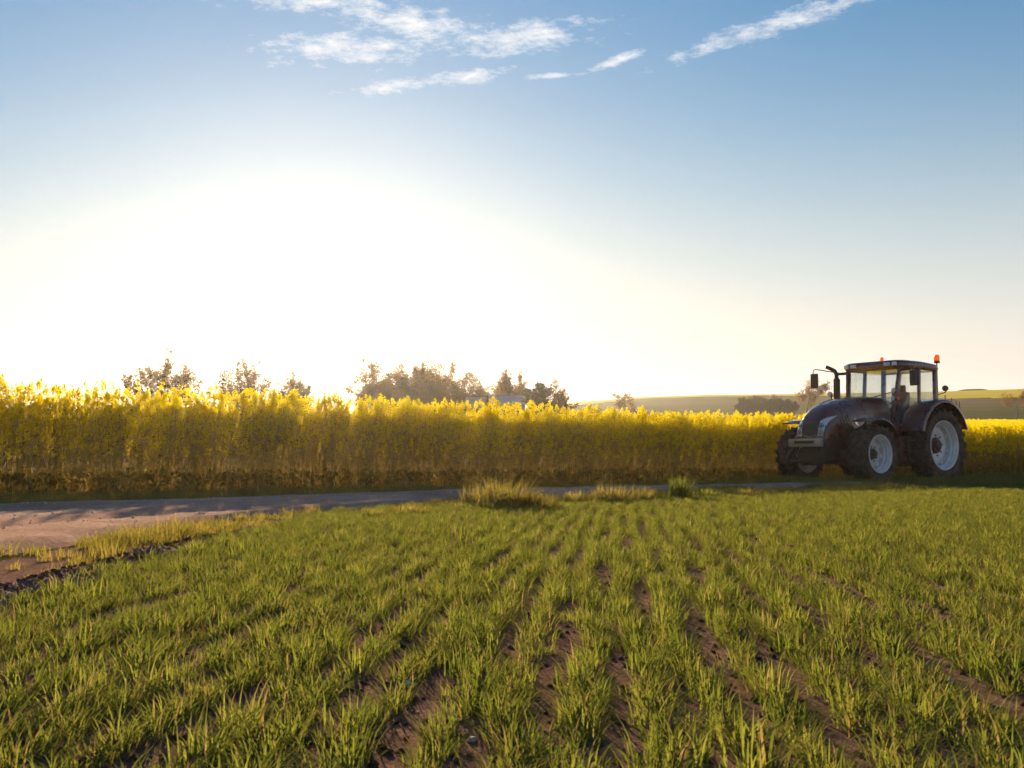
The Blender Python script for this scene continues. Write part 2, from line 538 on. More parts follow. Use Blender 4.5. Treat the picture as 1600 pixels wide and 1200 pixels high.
def smooth_poly(pts, n=12):
    """Catmull-Rom through points"""
    P = [np.array(p, float) for p in pts]
    P = [2 * P[0] - P[1]] + P + [2 * P[-1] - P[-2]]
    out = []
    for i in range(1, len(P) - 2):
        for k in range(n):
            t = k / n
            p0, p1, p2, p3 = P[i - 1], P[i], P[i + 1], P[i + 2]
            out.append(0.5 * ((2 * p1) + (-p0 + p2) * t + (2 * p0 - 5 * p1 + 4 * p2 - p3) * t * t + (-p0 + 3 * p1 - 3 * p2 + p3) * t ** 3))
    out.append(P[-2])
    return np.array(out)


ROAD_UP = smooth_poly([(-30, -8), (-17, 3.2), (-11, 8.4), (-5.9, 12.7), (-3.0, 16.0), (-0.9, 18.9), (3.8, 22.6), (8.0, 26.1), (14, 31.2), (30, 45), (60, 70)])
ROAD_LO = smooth_poly([(-24, -14), (-9, -3.5), (-4.6, 2.0), (-2.95, 6.0), (-2.75, 8.0), (-2.4, 10.5), (-0.83, 14.2), (2.3, 18.1), (6.2, 22.1), (12, 27.0), (29, 41.5), (60, 66.5)])
RAPE_EDGE = smooth_poly([(-60, -27.5), (-30, -2.6), (-7.55, 16.2), (0.6, 23.35), (6.5, 28.4), (9.3, 31.6), (12.0, 33.2), (17.2, 37.2), (40, 56.5), (60, 73)])


def poly_y(poly, x):
    return np.interp(x, poly[:, 0], poly[:, 1])


def build_ground():
    fine = np.radians(np.arange(-42, 42.01, 0.4))
    coarse = np.radians(np.arange(45, 315.1, 3.0))
    az = np.concatenate([fine, coarse])
    rr = np.concatenate([[0.0], np.geomspace(0.4, 1500, 420)])
    A, R = np.meshgrid(az, rr[1:])
    X = R * np.sin(A); Y = R * np.cos(A)
    Z = gz(X, Y)
    na = len(az); nr = len(rr) - 1
    V = np.stack([X.ravel(), Y.ravel(), Z.ravel()], 1)
    V = np.vstack([V, [[0, 0, gz1(0, 0)]]])
    idx = np.arange(na * nr).reshape(nr, na)
    nx = np.roll(idx, -1, axis=1)
    q = np.stack([idx[:-1], nx[:-1], nx[1:], idx[1:]], -1).reshape(-1, 4)
    tri = np.stack([np.full(na, na * nr), nx[0], idx[0]], 1)
    cx = V[q].mean(1)
    r = np.hypot(cx[:, 0], cx[:, 1])
    xi = 800 + FPX * cx[:, 0] / np.maximum(cx[:, 1], 1.0)
    mi = np.zeros(len(q), int)                                     # crop soil
    lo = poly_y(ROAD_LO, cx[:, 0]); ed = poly_y(RAPE_EDGE, cx[:, 0])
    mi[(cx[:, 1] > lo - 1.1)] = 1
    mi[(cx[:, 1] > ed)] = 2
    far = r > 128
    mi[far & (cx[:, 1] > 0)] = 3
    mi[far & (r > 330) & (xi > 1320)] = 4
    ylim = np.interp(xi, [800, 900, 1000, 1200, 1350, 1450, 1600], [440, 455, 500, 505, 470, 425, 410])
    mi[far & (r > ylim) & (cx[:, 1] > 0) & (xi > 700)] = 5
    me = np_mesh('ground', V, [q, tri], [M['soil'], M['verge_soil'], M['crop_floor'], M['olive_field'], M['brown_field'], M['yellow_field']],
                 np.concatenate([mi, np.zeros(len(tri), int)]), smooth=True)
    tag(link_mesh('ground', me), kind='structure')


build_ground()


def build_road():
    ns = 420; nw = 26
    s = np.linspace(0, 1, ns)

    def resample(P):
        d = np.concatenate([[0], np.cumsum(np.hypot(*np.diff(P, axis=0).T))])
        return d, P
    # match the two edges by their x + y order
    du, _ = resample(ROAD_UP); dl, _ = resample(ROAD_LO)
    # denser in the seen stretch
    s = np.concatenate([np.linspace(0, .22, 40, endpoint=False), np.linspace(.22, .62, 330, endpoint=False), np.linspace(.62, 1, 50)])
    U = np.stack([np.interp(s * du[-1], du, ROAD_UP[:, i]) for i in (0, 1)], 1)
    Lo = np.stack([np.interp(s * dl[-1], dl, ROAD_LO[:, i]) for i in (0, 1)], 1)
    t = np.linspace(0, 1, nw)
    P = Lo[:, None, :] * (1 - t)[None, :, None] + U[:, None, :] * t[None, :, None]
    X = P[..., 0]; Y = P[..., 1]
    Z = gz(X, Y) + 0.045
    for tc_ in (0.30, 0.66):
        Z = Z - 0.03 * np.exp(-((t[None, :] - tc_ - 0.02 * np.sin(s * 60)[:, None]) / 0.055) ** 2)
    Z = Z + 0.018 * np.exp(-((t[None, :] - 0.48) / 0.09) ** 2)
    jit = np.array([mnoise.noise((x * 1.7, y * 1.7, 0.3)) * 0.014 + mnoise.noise((x * 6, y * 6, 3.3)) * 0.008 for x, y in zip(X.ravel(), Y.ravel())]).reshape(X.shape)
    Z = Z + jit + 0.012
    Z[:, 0] = gz(X[:, 0], Y[:, 0]) - 0.02; Z[:, -1] = gz(X[:, -1], Y[:, -1]) - 0.02
    n = len(s)
    idx = np.arange(n * nw).reshape(n, nw)
    q = np.stack([idx[:-1, :-1], idx[1:, :-1], idx[1:, 1:], idx[:-1, 1:]], -1).reshape(-1, 4)[:, ::-1]
    me = np_mesh('road', np.stack([X.ravel(), Y.ravel(), Z.ravel()], 1), [q], [M['road']], smooth=True)
    o = tag(link_mesh('dirt_road', me), kind='structure')
    return o


road = build_road()


def build_mound():
    # old burial mound on the far crest
    d = 556.0; x0 = (1522 - 800) / FPX * d
    z0 = gz1(x0, d)
    n = 48; m = 14
    pts = []; fs = []
    for i in range(m + 1):
        t = i / m
        for k in range(n):
            a = 2 * math.pi * k / n
            rx = 13.5 * t; ry = 11.0 * t
            prof = (1 - t ** 2.2) if t > 0.35 else (1 - 0.35 ** 2.2) + 0.04 * (1 - t / 0.35)
            x = x0 + rx * math.cos(a); y = d + ry * math.sin(a)
            h = 3.2 * prof * (1 + 0.10 * mnoise.noise((x * 0.15, y * 0.15, 0)))
            pts.append((x, y, (z0 if t < 1 else min(z0, gz1(x, y))) - 0.5 + h))
    for i in range(m):
        for k in range(n):
            k2 = (k + 1) % n
            fs.append((i * n + k, i * n + k2, (i + 1) * n + k2, (i + 1) * n + k))
    mb = MB(); mb.add(pts, fs)
    o = mb.build('hill_mound', M['mound_grass'])
    tag(o, kind='structure')


build_mound()


# ------------------------------------------------------------------ scattering of plants nobody could count
def variant_collection(name, meshes):
    c = bpy.data.collections.new(name)
    for i, me in enumerate(meshes):
        o = bpy.data.objects.new('%s_%02d' % (name, i), me)
        c.objects.link(o)
    return c


def scatter(name, coll, pts, rot, scl, idx, label, cat):
    n = len(pts)
    me = bpy.data.meshes.new(name)
    me.vertices.add(n)
    me.vertices.foreach_set('co', np.asarray(pts, np.float32).ravel())
    a = me.attributes.new('rot', 'FLOAT_VECTOR', 'POINT'); a.data.foreach_set('vector', np.asarray(rot, np.float32).ravel())
    a = me.attributes.new('scl', 'FLOAT_VECTOR', 'POINT'); a.data.foreach_set('vector', np.asarray(scl, np.float32).ravel())
    a = me.attributes.new('idx', 'INT', 'POINT'); a.data.foreach_set('value', np.asarray(idx, np.int32))
    o = link_mesh(name, me)
    ng = bpy.data.node_groups.new(name, 'GeometryNodeTree')
    ng.interface.new_socket('Geometry', in_out='INPUT', socket_type='NodeSocketGeometry')
    ng.interface.new_socket('Geometry', in_out='OUTPUT', socket_type='NodeSocketGeometry')
    N = ng.nodes.new; L = ng.links.new
    gi = N('NodeGroupInput'); go = N('NodeGroupOutput')
    ci = N('GeometryNodeCollectionInfo')
    ci.inputs['Collection'].default_value = coll
    ci.inputs['Separate Children'].default_value = True
    ci.inputs['Reset Children'].default_value = True
    iop = N('GeometryNodeInstanceOnPoints')
    iop.inputs['Pick Instance'].default_value = True

    def attr(nm, ty):
        q = N('GeometryNodeInputNamedAttribute'); q.data_type = ty; q.inputs['Name'].default_value = nm
        return q.outputs['Attribute']
    L(gi.outputs[0], iop.inputs['Points'])
    L(ci.outputs[0], iop.inputs['Instance'])
    L(attr('idx', 'INT'), iop.inputs['Instance Index'])
    L(attr('rot', 'FLOAT_VECTOR'), iop.inputs['Rotation'])
    L(attr('scl', 'FLOAT_VECTOR'), iop.inputs['Scale'])
    L(iop.outputs[0], go.inputs[0])
    md = o.modifiers.new('scatter', 'NODES'); md.node_group = ng
    tag(o, label, cat, kind='stuff')
    return o


def blades(n, spread, hmin, hmax, width, lean, seg=4, mats=2, dry=0.06, wind=(0.25, 0.0), elong=1.0):
    """a tuft of curved, tapering grass blades -> arrays"""
    V = []; F3 = []; F4 = []; m3 = []; m4 = []
    for b in range(n):
        a = random.uniform(0, 2 * math.pi)
        rr = spread * math.sqrt(random.random())
        p = Vector((rr * math.cos(a), rr * math.sin(a) * elong, -0.01))
        h = random.uniform(hmin, hmax)
        th = a + random.uniform(-0.9, 0.9)
        d = Vector((math.cos(th), math.sin(th), 0)) * random.uniform(0.25, 1.0) * lean + Vector((wind[0], wind[1], 0)) * random.uniform(0.3, 1.2)
        side = Vector((-d.y, d.x, 0)).normalized() if d.length > 1e-3 else Vector((1, 0, 0))
        tw = random.uniform(-0.7, 0.7)
        side = (side * math.cos(tw) + Vector((0, 0, 1)) * math.sin(tw) * 0.3).normalized()
        w = width * random.uniform(0.7, 1.25)
        base = len(V)
        mi = 1 if (mats > 1 and random.random() < dry) else 0
        droop = random.uniform(0.2, 1.0)
        for s in range(seg + 1):
            t = s / seg
            c = p + Vector((0, 0, 1)) * h * (t - droop * 0.55 * t * t * t) + d * h * (t * t)
            ww = w * (1 - t ** 1.8) * (0.65 + 0.7 * min(t * 3, 1) * 0.5)
            if s < seg:
                V.append(c - side * ww / 2); V.append(c + side * ww / 2)
            else:
                V.append(c)
        for s in range(seg - 1):
            i = base + 2 * s
            F4.append((i, i + 1, i + 3, i + 2)); m4.append(mi)
        i = base + 2 * (seg - 1)
        F3.append((i, i + 1, i + 2)); m3.append(mi)
    return V, F4, F3, m4, m3


def tuft_mesh(name, mats, **kw):
    V, F4, F3, m4, m3 = blades(mats=len(mats), **kw)
    return np_mesh(name, [tuple(v) for v in V], [np.array(F4), np.array(F3)], mats, m4 + m3, smooth=True)


# -- young cereal in drill rows
ROWDIR = np.array([0.0583, 1.0]); ROWDIR /= np.hypot(*ROWDIR)
ROWN = np.array([ROWDIR[1], -ROWDIR[0]])


def noise2(x, y, s, seed=0.0):
    return np.array([mnoise.noise((a * s, b * s, seed)) for a, b in zip(x, y)])


def build_cereal():
    var = [tuft_mesh('cereal%d' % i, [M['crop_leaf'], M['crop_dry']], n=random.randint(42, 62), spread=0.046, hmin=0.03, hmax=0.092 + 0.012 * (i % 3),
                     width=0.0037, lean=random.uniform(0.75, 1.25), seg=5, dry=0.10, wind=(0.24, -0.05), elong=1.2) for i in range(10)]
    coll = variant_collection('cereal_tuft', var)
    sp = 0.142
    P = []
    for k in range(-60, 190):
        off = k * sp
        step = 0.058
        t = np.arange(1.2, 34, step)
        # rows are a little thinner with distance
        t = t + rng.uniform(-0.02, 0.02, len(t))
        x = off * ROWN[0] + ROWDIR[0] * t + 0.0022 * t * t + rng.normal(0, 0.020, len(t)) + 0.02 * np.sin(t * 2.3 + k * 1.9)
        y = off * ROWN[1] + ROWDIR[1] * t
        P.append(np.stack([x, y, np.full(len(t), off)], 1))
    P = np.concatenate(P)
    x, y, off = P.T
    xi = 800 + FPX * x / y
    keep = (xi > -140) & (xi < 1740) & (y > 1.3)
    keep &= y < poly_y(ROAD_LO, x) - np.where(x < -1.0, 0.75, 1.5) - 0.25 * np.sin(x * 2.1)
    keep &= x > -1.98 + 0.03 * np.sin(y * 3)
    x, y, off = x[keep], y[keep], off[keep]
    # gaps: poor patches and a few thin rows (wheel marks)
    nz = noise2(x, y, 0.55, 1.0) * 0.5 + noise2(x, y, 3.6, 5.0) * 0.75
    row_thin = np.zeros(len(x))
    for c0, w, a in ((0.98, 0.09, 0.36), (-0.62, 0.08, 0.26), (-0.22, 0.08, 0.18), (2.75, 0.11, 0.34), (-1.25, .08, .12)):
        row_thin += a * np.exp(-((off - c0) / w) ** 2)
    dens = 1.07 + 0.50 * nz - row_thin * (1 + 0.5 * noise2(x, y, 0.9, 9.0))
    dens += np.clip((y - 8) / 14, 0, 0.3)
    k2 = rng.random(len(x)) < np.clip(dens, 0.06, 1.0)
    x, y, nz = x[k2], y[k2], nz[k2]
    far = np.clip((y - 9) / 12, 0, 1)
    k3 = rng.random(len(x)) > far * 0.35
    x, y, nz = x[k3], y[k3], nz[k3]
    n = len(x)
    z = gz(x, y) + 0.004
    rot = np.zeros((n, 3)); rot[:, 2] = rng.uniform(-0.5, 0.5, n) + np.where(rng.random(n) < 0.35, math.pi, 0); rot[:, 0] = rng.normal(0, 0.08, n)
    s = np.clip(0.92 + 0.30 * nz + rng.normal(0, 0.19, n), 0.4, 1.6)
    scl = np.stack([s * (1 + 0.25 * np.clip((y - 9) / 12, 0, 1)), s, s], 1)
    scatter('young_cereal_crop', coll, np.stack([x, y, z], 1), rot, scl, rng.integers(0, 10, n),
            'young green cereal plants in rows across the whole foreground field', 'cereal crop')
    return n


n_cereal = build_cereal()


# -- rough grass on both road verges and round the tractor
def build_verge():
    var = [tuft_mesh('verge%d' % i, [M['verge_leaf'], M['crop_dry']], n=random.randint(44, 64), spread=0.085, hmin=0.03, hmax=0.13 + 0.03 * (i % 3),
                     width=0.0048, lean=random.uniform(0.6, 1.1), seg=4, dry=0.14, wind=(0.2, 0)) for i in range(8)]
    coll = variant_collection('verge_tuft', var)
    n = 120000
    x = rng.uniform(-9.5, 22, n); y = rng.uniform(3.5, 44, n)
    lo = poly_y(ROAD_LO, x); up = poly_y(ROAD_UP, x); ed = poly_y(RAPE_EDGE, x)
    xi = 800 + FPX * x / y
    wob = 0.35 * noise2(x, y, 0.8, 2.0)
    near_side = (y < lo + 0.05 + wob) & (y > lo - 2.4) & ((x > -1.2) | (x < -1.98))
    left_strip = (x < -2.12) & (x > -3.4) & (y < 9.0)
    near_side |= left_strip & (y < lo + wob)
    far_side = (y > up - 0.12 + wob * 0.7) & (y < ed + 0.9)
    mid = (y > lo) & (y < up) & (np.abs((y - lo) / np.maximum(up - lo, .1) - 0.48) < 0.10) & (x > 2.0)
    keep = (xi > -140) & (xi < 1750) & (near_side | far_side | mid)
    patch = noise2(x, y, 0.7, 7.0)
    pr = np.where(far_side, 0.85, np.where(mid, 0.55, 0.62 + 0.9 * patch))
    pr = np.where(left_strip & (patch < -0.05), 0.12, pr)
    keep &= rng.random(n) < pr
    x, y, lo, up, patch, fs = x[keep], y[keep], lo[keep], up[keep], patch[keep], far_side[keep]
    n = len(x)
    s = np.clip(0.8 + 0.5 * patch + rng.normal(0, 0.18, n), 0.35, 1.7)
    s = np.where(fs, s * 0.85, s)
    # longer where nobody drives: round the tractor
    dt = np.hypot(x - 9.3, y - 27.2)
    s = np.where(dt < 4.5, s * 1.75, s)
    rot = np.zeros((n, 3)); rot[:, 2] = rng.uniform(-0.9, 0.9, n)
    scatter('verge_grass', coll, np.stack([x, y, gz(x, y) + 0.002], 1), rot, np.stack([s, s, s], 1), rng.integers(0, 8, n),
            'short olive grass along both verges of the dirt road', 'grass')


build_verge()


# -- flowering oilseed rape
def rape_mesh(name, h, nb, seed):
    random.seed(seed)
    V = []; F4 = []; F3 = []; m4 = []; m3 = []

    def stick(path, r0, r1, mi):
        b = len(V); n = len(path)
        for i, p in enumerate(path):
            r = r0 + (r1 - r0) * i / (n - 1)
            for k in range(3):
                a = 2.094 * k
                V.append(p + Vector((math.cos(a) * r, math.sin(a) * r, 0)))
        for i in range(n - 1):
            for k in range(3):
                k2 = (k + 1) % 3
                F4.append((b + 3 * i + k, b + 3 * i + k2, b + 3 * i + 3 + k2, b + 3 * i + 3 + k)); m4.append(mi)

    def quad(c, u, v, mi):
        b = len(V)
        V.extend([c - u - v, c + u - v, c + u + v, c - u + v]); F4.append((b, b + 1, b + 2, b + 3)); m4.append(mi)

    def flower(c, s):
        nrm = Vector((random.gauss(0, .7), random.gauss(0, .7), random.uniform(-.1, 1))).normalized()
        u = nrm.orthogonal().normalized(); v = nrm.cross(u)
        a = random.uniform(0, 1.57)
        u2 = u * math.cos(a) + v * math.sin(a); v2 = nrm.cross(u2)
        up = nrm * s * 0.25
        quad(c + up, u2 * s, v2 * s * 0.42, 0)
        quad(c + up * 0.8, u2 * s * 0.42, v2 * s, 0)

    def raceme(top, ax, k, s):
        ax = ax.normalized()
        for j in range(k):
            t = random.random() ** 0.8
            r = 0.012 + 0.034 * t ** 0.7
            a = random.uniform(0, 6.283)
            o = ax.orthogonal().normalized(); w = ax.cross(o)
            c = top - ax * (0.125 * t - 0.012) + (o * math.cos(a) + w * math.sin(a)) * r * random.uniform(.5, 1.15)
            flower(c, s * random.uniform(.75, 1.2))
        for j in range(4):
            quad(top + Vector((random.gauss(0, .006), random.gauss(0, .006), .015 + random.uniform(0, .012))), Vector((.005, 0, .002)), Vector((0, .003, .007)), 1)

    lean = Vector((random.gauss(.14, .10), random.gauss(0, .09), 0))

    def stem_at(t):
        return Vector((0, 0, h * t)) + lean * h * t * t
    stick([stem_at(t) for t in (0, .25, .5, .75, .97)], 0.0075, 0.003, 2)
    raceme(stem_at(1.0), Vector((lean.x, lean.y, 1)), 34, 0.0145)
    for b in range(nb):
        t0 = random.uniform(.28, .84)
        p0 = stem_at(t0)
        a = b * 2.4 + random.uniform(-.5, .5)
        reach = random.uniform(.10, .26)
        hh = max(0.12, (random.uniform(.66, 1.0) * h - p0.z))
        if random.random() < .28: hh *= random.uniform(.35, .75)
        d = Vector((math.cos(a) * reach, math.sin(a) * reach, 0))
        top = p0 + d + Vector((0, 0, hh))
        midp = p0 + d * 0.75 + Vector((0, 0, hh * .45))
        stick([p0, midp, top], 0.0042, 0.002, 2)
        raceme(top, top - midp, random.randint(18, 30), 0.0135)
        # thin pods and side stalks
        for q in range(3):
            c = midp.lerp(top, random.uniform(0.1, .8)); aa = random.uniform(0, 6.28)
            stick([c, c + Vector((math.cos(aa) * .05, math.sin(aa) * .05, .04))], 0.0016, 0.001, 2)
    # leaves: broad below, small above
    for j in range(7):
        t0 = random.choice((random.uniform(.02, .22), random.uniform(.1, .6)))
        p0 = stem_at(t0); a = random.uniform(0, 6.283)
        ln = (.17 if t0 < .22 else .09) * random.uniform(.7, 1.2); wd = ln * .22
        d = Vector((math.cos(a), math.sin(a), 0)); sd = Vector((-d.y, d.x, random.uniform(-.5, .5))).normalized()
        b = len(V)
        for t, w, z in ((0, .2, 0), (.4, 1, .25), (.75, .8, .12), (1, .05, -.25)):
            c = p0 + d * ln * t + Vector((0, 0, ln * z))
            V.append(c - sd * wd * w); V.append(c + sd * wd * w)
        for t in range(3):
            F4.append((b + 2 * t, b + 2 * t + 1, b + 2 * t + 3, b + 2 * t + 2)); m4.append(3)
    return np_mesh(name, [tuple(v) for v in V], [np.array(F4)], [M['rape_petal'], M['rape_bud'], M['rape_stem'], M['rape_leaf']], m4)


def build_rape():
    var = [rape_mesh('rape%d' % i, random.uniform(1.66, 1.80), 9 + i % 4, 100 + i) for i in range(10)]
    random.seed(5)
    coll = variant_collection('rape_plant', var)
    P = []

    def band(x0, x1, d0, d1, per_m2):
        g = 1.0 / math.sqrt(per_m2)                    # sown evenly: one plant per cell, shaken about
        gx, gd = np.meshgrid(np.arange(x0, x1, g), np.arange(d0, d1, g))
        x = gx.ravel() + rng.uniform(-.6, .6, gx.size) * g; d = np.maximum(gd.ravel() + rng.uniform(0, 1.1, gx.size) * g, 0)
        y = poly_y(RAPE_EDGE, x) + d
        P.append(np.stack([x, y, d], 1))
    band(-11, 26, 0.0, 1.3, 31)
    band(-12, 30, 1.3, 6.0, 8)
    band(-16, 40, 6.0, 40, 1.6)
    band(9, 62, 6.0, 100, 7.0)
    P = np.concatenate(P)
    x, y, d = P.T
    xi = 800 + FPX * x / y
    rad = np.hypot(x, y)
    keep = (xi > -160) & (xi < 1760) & (rad < 130)
    keep &= rng.random(len(x)) < np.clip(0.45 + d * 1.6, 0, 1)       # ragged edge
    x, y, d = x[keep], y[keep], d[keep]
    x = x + 0; y = y - 0.22 * noise2(x, y, 1.1, 4.0) * (d < 1.5)
    n = len(x)
    rot = np.zeros((n, 3)); rot[:, 2] = rng.uniform(-1.1, 1.1, n) + np.where(rng.random(n) < .15, math.pi, 0)
    rot[:, 1] = rng.normal(0.06, 0.06, n); rot[:, 0] = rng.normal(0, 0.05, n)
    s = 1.0 + 0.04 * noise2(x, y, 0.5, 8.0) + rng.normal(0, 0.035, n)
    s = np.where(d < 0.35, s * rng.uniform(0.72, 1.0, n), s)
    s = np.where((d > 1.1) & (d < 9), s * 0.93, s)
    scatter('flowering_rape_field', coll, np.stack([x, y, gz(x, y)], 1), rot, np.stack([s, s, s], 1), rng.integers(0, 10, n),
            'dense yellow flowering rapeseed crop with brown stems behind the dirt road', 'rapeseed')
    return n


n_rape = build_rape()


# ------------------------------------------------------------------ tractor
# local frame: x forward from the rear axle, y to its left, z up from the ground
def build_tractor():
    a = math.radians(37.0)
    R0 = Vector((10.37, 29.4, gz1(10.37, 29.4)))
    hx, hy = -math.cos(a), -math.sin(a)
    # stand on the sloping ground
    e = 1.5
    dzx = (gz1(R0.x + e, R0.y) - gz1(R0.x - e, R0.y)) / (2 * e)
    dzy = (gz1(R0.x, R0.y + e) - gz1(R0.x, R0.y - e)) / (2 * e)
    nrm = Vector((-dzx, -dzy, 1)).normalized()
    fwd = Vector((hx, hy, dzx * hx + dzy * hy)).normalized()
    left = nrm.cross(fwd).normalized()
    mat = Matrix((fwd, left, nrm)).transposed()
    T = empty('tractor', R0)
    T.rotation_euler = mat.to_euler()
    tag(T, 'dark maroon farm tractor with silver wheel rims parked on the dirt road', 'tractor')
    pm, bk, ch = M['tractor_paint'], M['tractor_black'], M['chassis']

    # ---- wheels
    def wheel_meshes(R, W, rim_r, nl, dish):
        hw = W / 2
        ty = MB()
        prof = [(rim_r - 0.005, -hw * 0.72), (rim_r + 0.035, -hw * 0.82), (rim_r + 0.10, -hw * 0.96), ((rim_r + R) / 2 + 0.02, -hw), (R - 0.13, -hw * 0.98),
                (R - 0.07, -hw * 0.90), (R - 0.05, -hw * 0.6), (R - 0.043, 0), (R - 0.05, hw * 0.6), (R - 0.07, hw * 0.90), (R - 0.13, hw * 0.98),
                ((rim_r + R) / 2 + 0.02, hw), (rim_r + 0.10, hw * 0.96), (rim_r + 0.035, hw * 0.82), (rim_r - 0.005, hw * 0.72)]
        ty.lathe(prof, n=64)
        for s in (-1, 1):
            for k in range(nl):
                th0 = 2 * math.pi * (k + (0.5 if s > 0 else 0)) / nl
                sw = 2 * math.pi / nl * 1.25            # sweep from centre to shoulder
                wd = 2 * math.pi / nl * 0.17
                st = [(0.0, -0.03, R - 0.002, R - 0.055), (0.35, hw * 0.33, R, R - 0.055), (0.75, hw * 0.72, R - 0.004, R - 0.065), (1.0, hw * 0.985, R - 0.03, R - 0.085), (1.10, hw * 1.03, R - 0.10, R - 0.14)]
                pts = []
                for (t, yy, rt, rb) in st:
                    th = th0 - sw * t
                    wdt = wd * (1.0 if t < 1 else 0.85)
                    for (dt, rr) in ((-wdt * 1.25, rb), (-wdt, rt), (wdt, rt), (wdt * 1.25, rb)):
                        pts.append((rr * math.cos(th + dt), s * yy, rr * math.sin(th + dt)))
                fs = []
                for i in range(len(st) - 1):
                    for j in range(3):
                        fs.append((i * 4 + j, i * 4 + j + 1, i * 4 + 4 + j + 1, i * 4 + 4 + j))
                fs.append((0, 1, 2, 3)); n4 = (len(st) - 1) * 4
                fs.append((n4 + 3, n4 + 2, n4 + 1, n4))
                ty.add(pts, fs)
        rim = MB()
        y1 = hw * 0.80
        rp = [(rim_r + 0.02, y1), (rim_r + 0.012, y1 + 0.018), (rim_r - 0.012, y1 + 0.012), (rim_r - 0.022, y1 - 0.015), (rim_r - 0.035, y1 - 0.06),
              (rim_r - 0.055, y1 - 0.075), (rim_r - 0.062, y1 - 0.13), (rim_r - 0.095, y1 - 0.15), (rim_r - 0.10, -y1 + 0.06), (rim_r - 0.03, -y1 + 0.02), (rim_r + 0.012, -y1 - 0.012), (rim_r + 0.02, -y1)]
        rim.lathe(rp, n=56)
        # fixing lugs between rim and disc
        for k in range(8):
            th = 2 * math.pi * (k + .5) / 8
            Rm = Matrix.Rotation(-th, 3, 'Y')
            c = Rm @ Vector((rim_r - 0.13, dish + 0.03, 0))
            rim.box(c, (0.09, 0.05, 0.10), R=Rm)
        disc = MB()
        dr = rim_r - 0.10
        dp = [(dr, dish - 0.03), (dr - 0.03, dish + 0.02), (dr - 0.10, dish + 0.045), (dr * 0.62, dish + 0.05), (dr * 0.55, dish + 0.03), (dr * 0.42, dish + 0.03), (dr * 0.42, dish - 0.02), (dr * 0.60, dish - 0.02), (dr - 0.03, dish - 0.03)]
        disc.lathe(dp, n=48, closed=True)
        hub = MB()
        hr = dr * 0.40
        hub.lathe([(hr, dish - 0.10), (hr, dish + 0.02), (hr * 0.88, dish + 0.075), (hr * 0.60, dish + 0.085), (hr * 0.56, dish + 0.13), (hr * 0.40, dish + 0.15), (0.001, dish + 0.15)], n=32)
        for k in range(8):
            th = 2 * math.pi * k / 8
            hub.lathe([(0.019, dish + 0.03), (0.019, dish + 0.062), (0.001, dish + 0.064)], c=(dr * 0.5 * math.cos(th), 0, dr * 0.5 * math.sin(th)), n=8)
        return ty, rim, disc, hub

    RW, FW = 0.955, 0.725
    shared = {}
    for nm, (R, W, rr, nl, dish) in {'rear': (RW, 0.62, 0.625, 20, -0.03), 'front': (FW, 0.54, 0.455, 18, -0.05)}.items():
        shared[nm] = (wheel_meshes(R, W, rr, nl, dish), R)
    cache = {}
    for nm, x, y in (('front', 2.75, 1.085), ('front', 2.75, -1.085), ('rear', 0, 1.075), ('rear', 0, -1.075)):
        (ty, rim, disc, hub), R = shared[nm]
        if nm not in cache:
            w = disc.build('wheel', M['rim'], T)
            t_ = ty.build('tyre', M['rubber'], w)
            r_ = rim.build('rim', M['rim'], w)
            h_ = hub.build('hub', [M['chassis']], w)
            cache[nm] = [o.data for o in (w, t_, r_, h_)]
        else:
            d_ = cache[nm]
            w = link_mesh('wheel', d_[0], T)
            for n2, me in zip(('tyre', 'rim', 'hub'), d_[1:]): link_mesh(n2, me, w)
        w.location = (x, y, R - 0.015)
        spin = 0.23 if x > 1 else 0.11
        w.rotation_euler = (0, spin, 0) if y > 0 else (0, spin, math.pi)

    # ---- hood: lofted sections along x
    secs = [(1.10, .50, 2.20, 1.28, 3.4), (1.55, .50, 2.19, 1.22, 3.4), (2.10, .495, 2.16, 1.18, 3.2), (2.60, .49, 2.11, 1.15, 3.0), (3.00, .485, 2.035, 1.12, 2.8),
            (3.28, .48, 1.95, 1.10, 2.7), (3.46, .475, 1.86, 1.08, 2.6), (3.60, .465, 1.73, 1.07, 2.6), (3.70, .45, 1.54, 1.06, 2.6), (3.755, .425, 1.31, 1.06, 2.8), (3.775, .40, 1.14, 1.06, 3.0)]
    xs_ = np.array([s[0] for s in secs])
    hood = MB()
    nt_ = 29; nu = 46
    us = np.concatenate([np.linspace(1.10, 3.2, 22), np.linspace(3.25, 3.775, nu - 22)])
    rows = []
    for x in us:
        w = np.interp(x, xs_, [s[1] for s in secs]); zt = np.interp(x, xs_, [s[2] for s in secs]); zb = np.interp(x, xs_, [s[3] for s in secs]); p = np.interp(x, xs_, [s[4] for s in secs])
        r = []
        for k in range(nt_):
            th = math.pi * k / (nt_ - 1)
            cy_, sy_ = math.cos(th), math.sin(th)
            yy = w * math.copysign(abs(cy_) ** (2 / p), cy_)
            zz = zb + (zt - zb) * abs(sy_) ** (2 / p)
            r.append((float(x), float(yy), float(zz)))
        rows.append(r)
    pts = [p for r in rows for p in r]
    fs = []
    for i in range(len(rows) - 1):
        for k in range(nt_ - 1):
            fs.append((i * nt_ + k, i * nt_ + k + 1, (i + 1) * nt_ + k + 1, (i + 1) * nt_ + k))
    fs.append(tuple((len(rows) - 1) * nt_ + k for k in range(nt_)))
    fs.append(tuple(reversed(range(nt_))))
    hood.add(pts, fs)
    ho = hood.build('hood', pm, T, smooth=50)
    bm = bmesh.new(); bm.from_mesh(ho.data); bvh = BVHTree.FromBMesh(bm)

    def hit(o, d):
        loc, n, i, dist = bvh.ray_cast(Vector(o), Vector(d).normalized())
        return (loc, n) if loc is not None else (None, None)

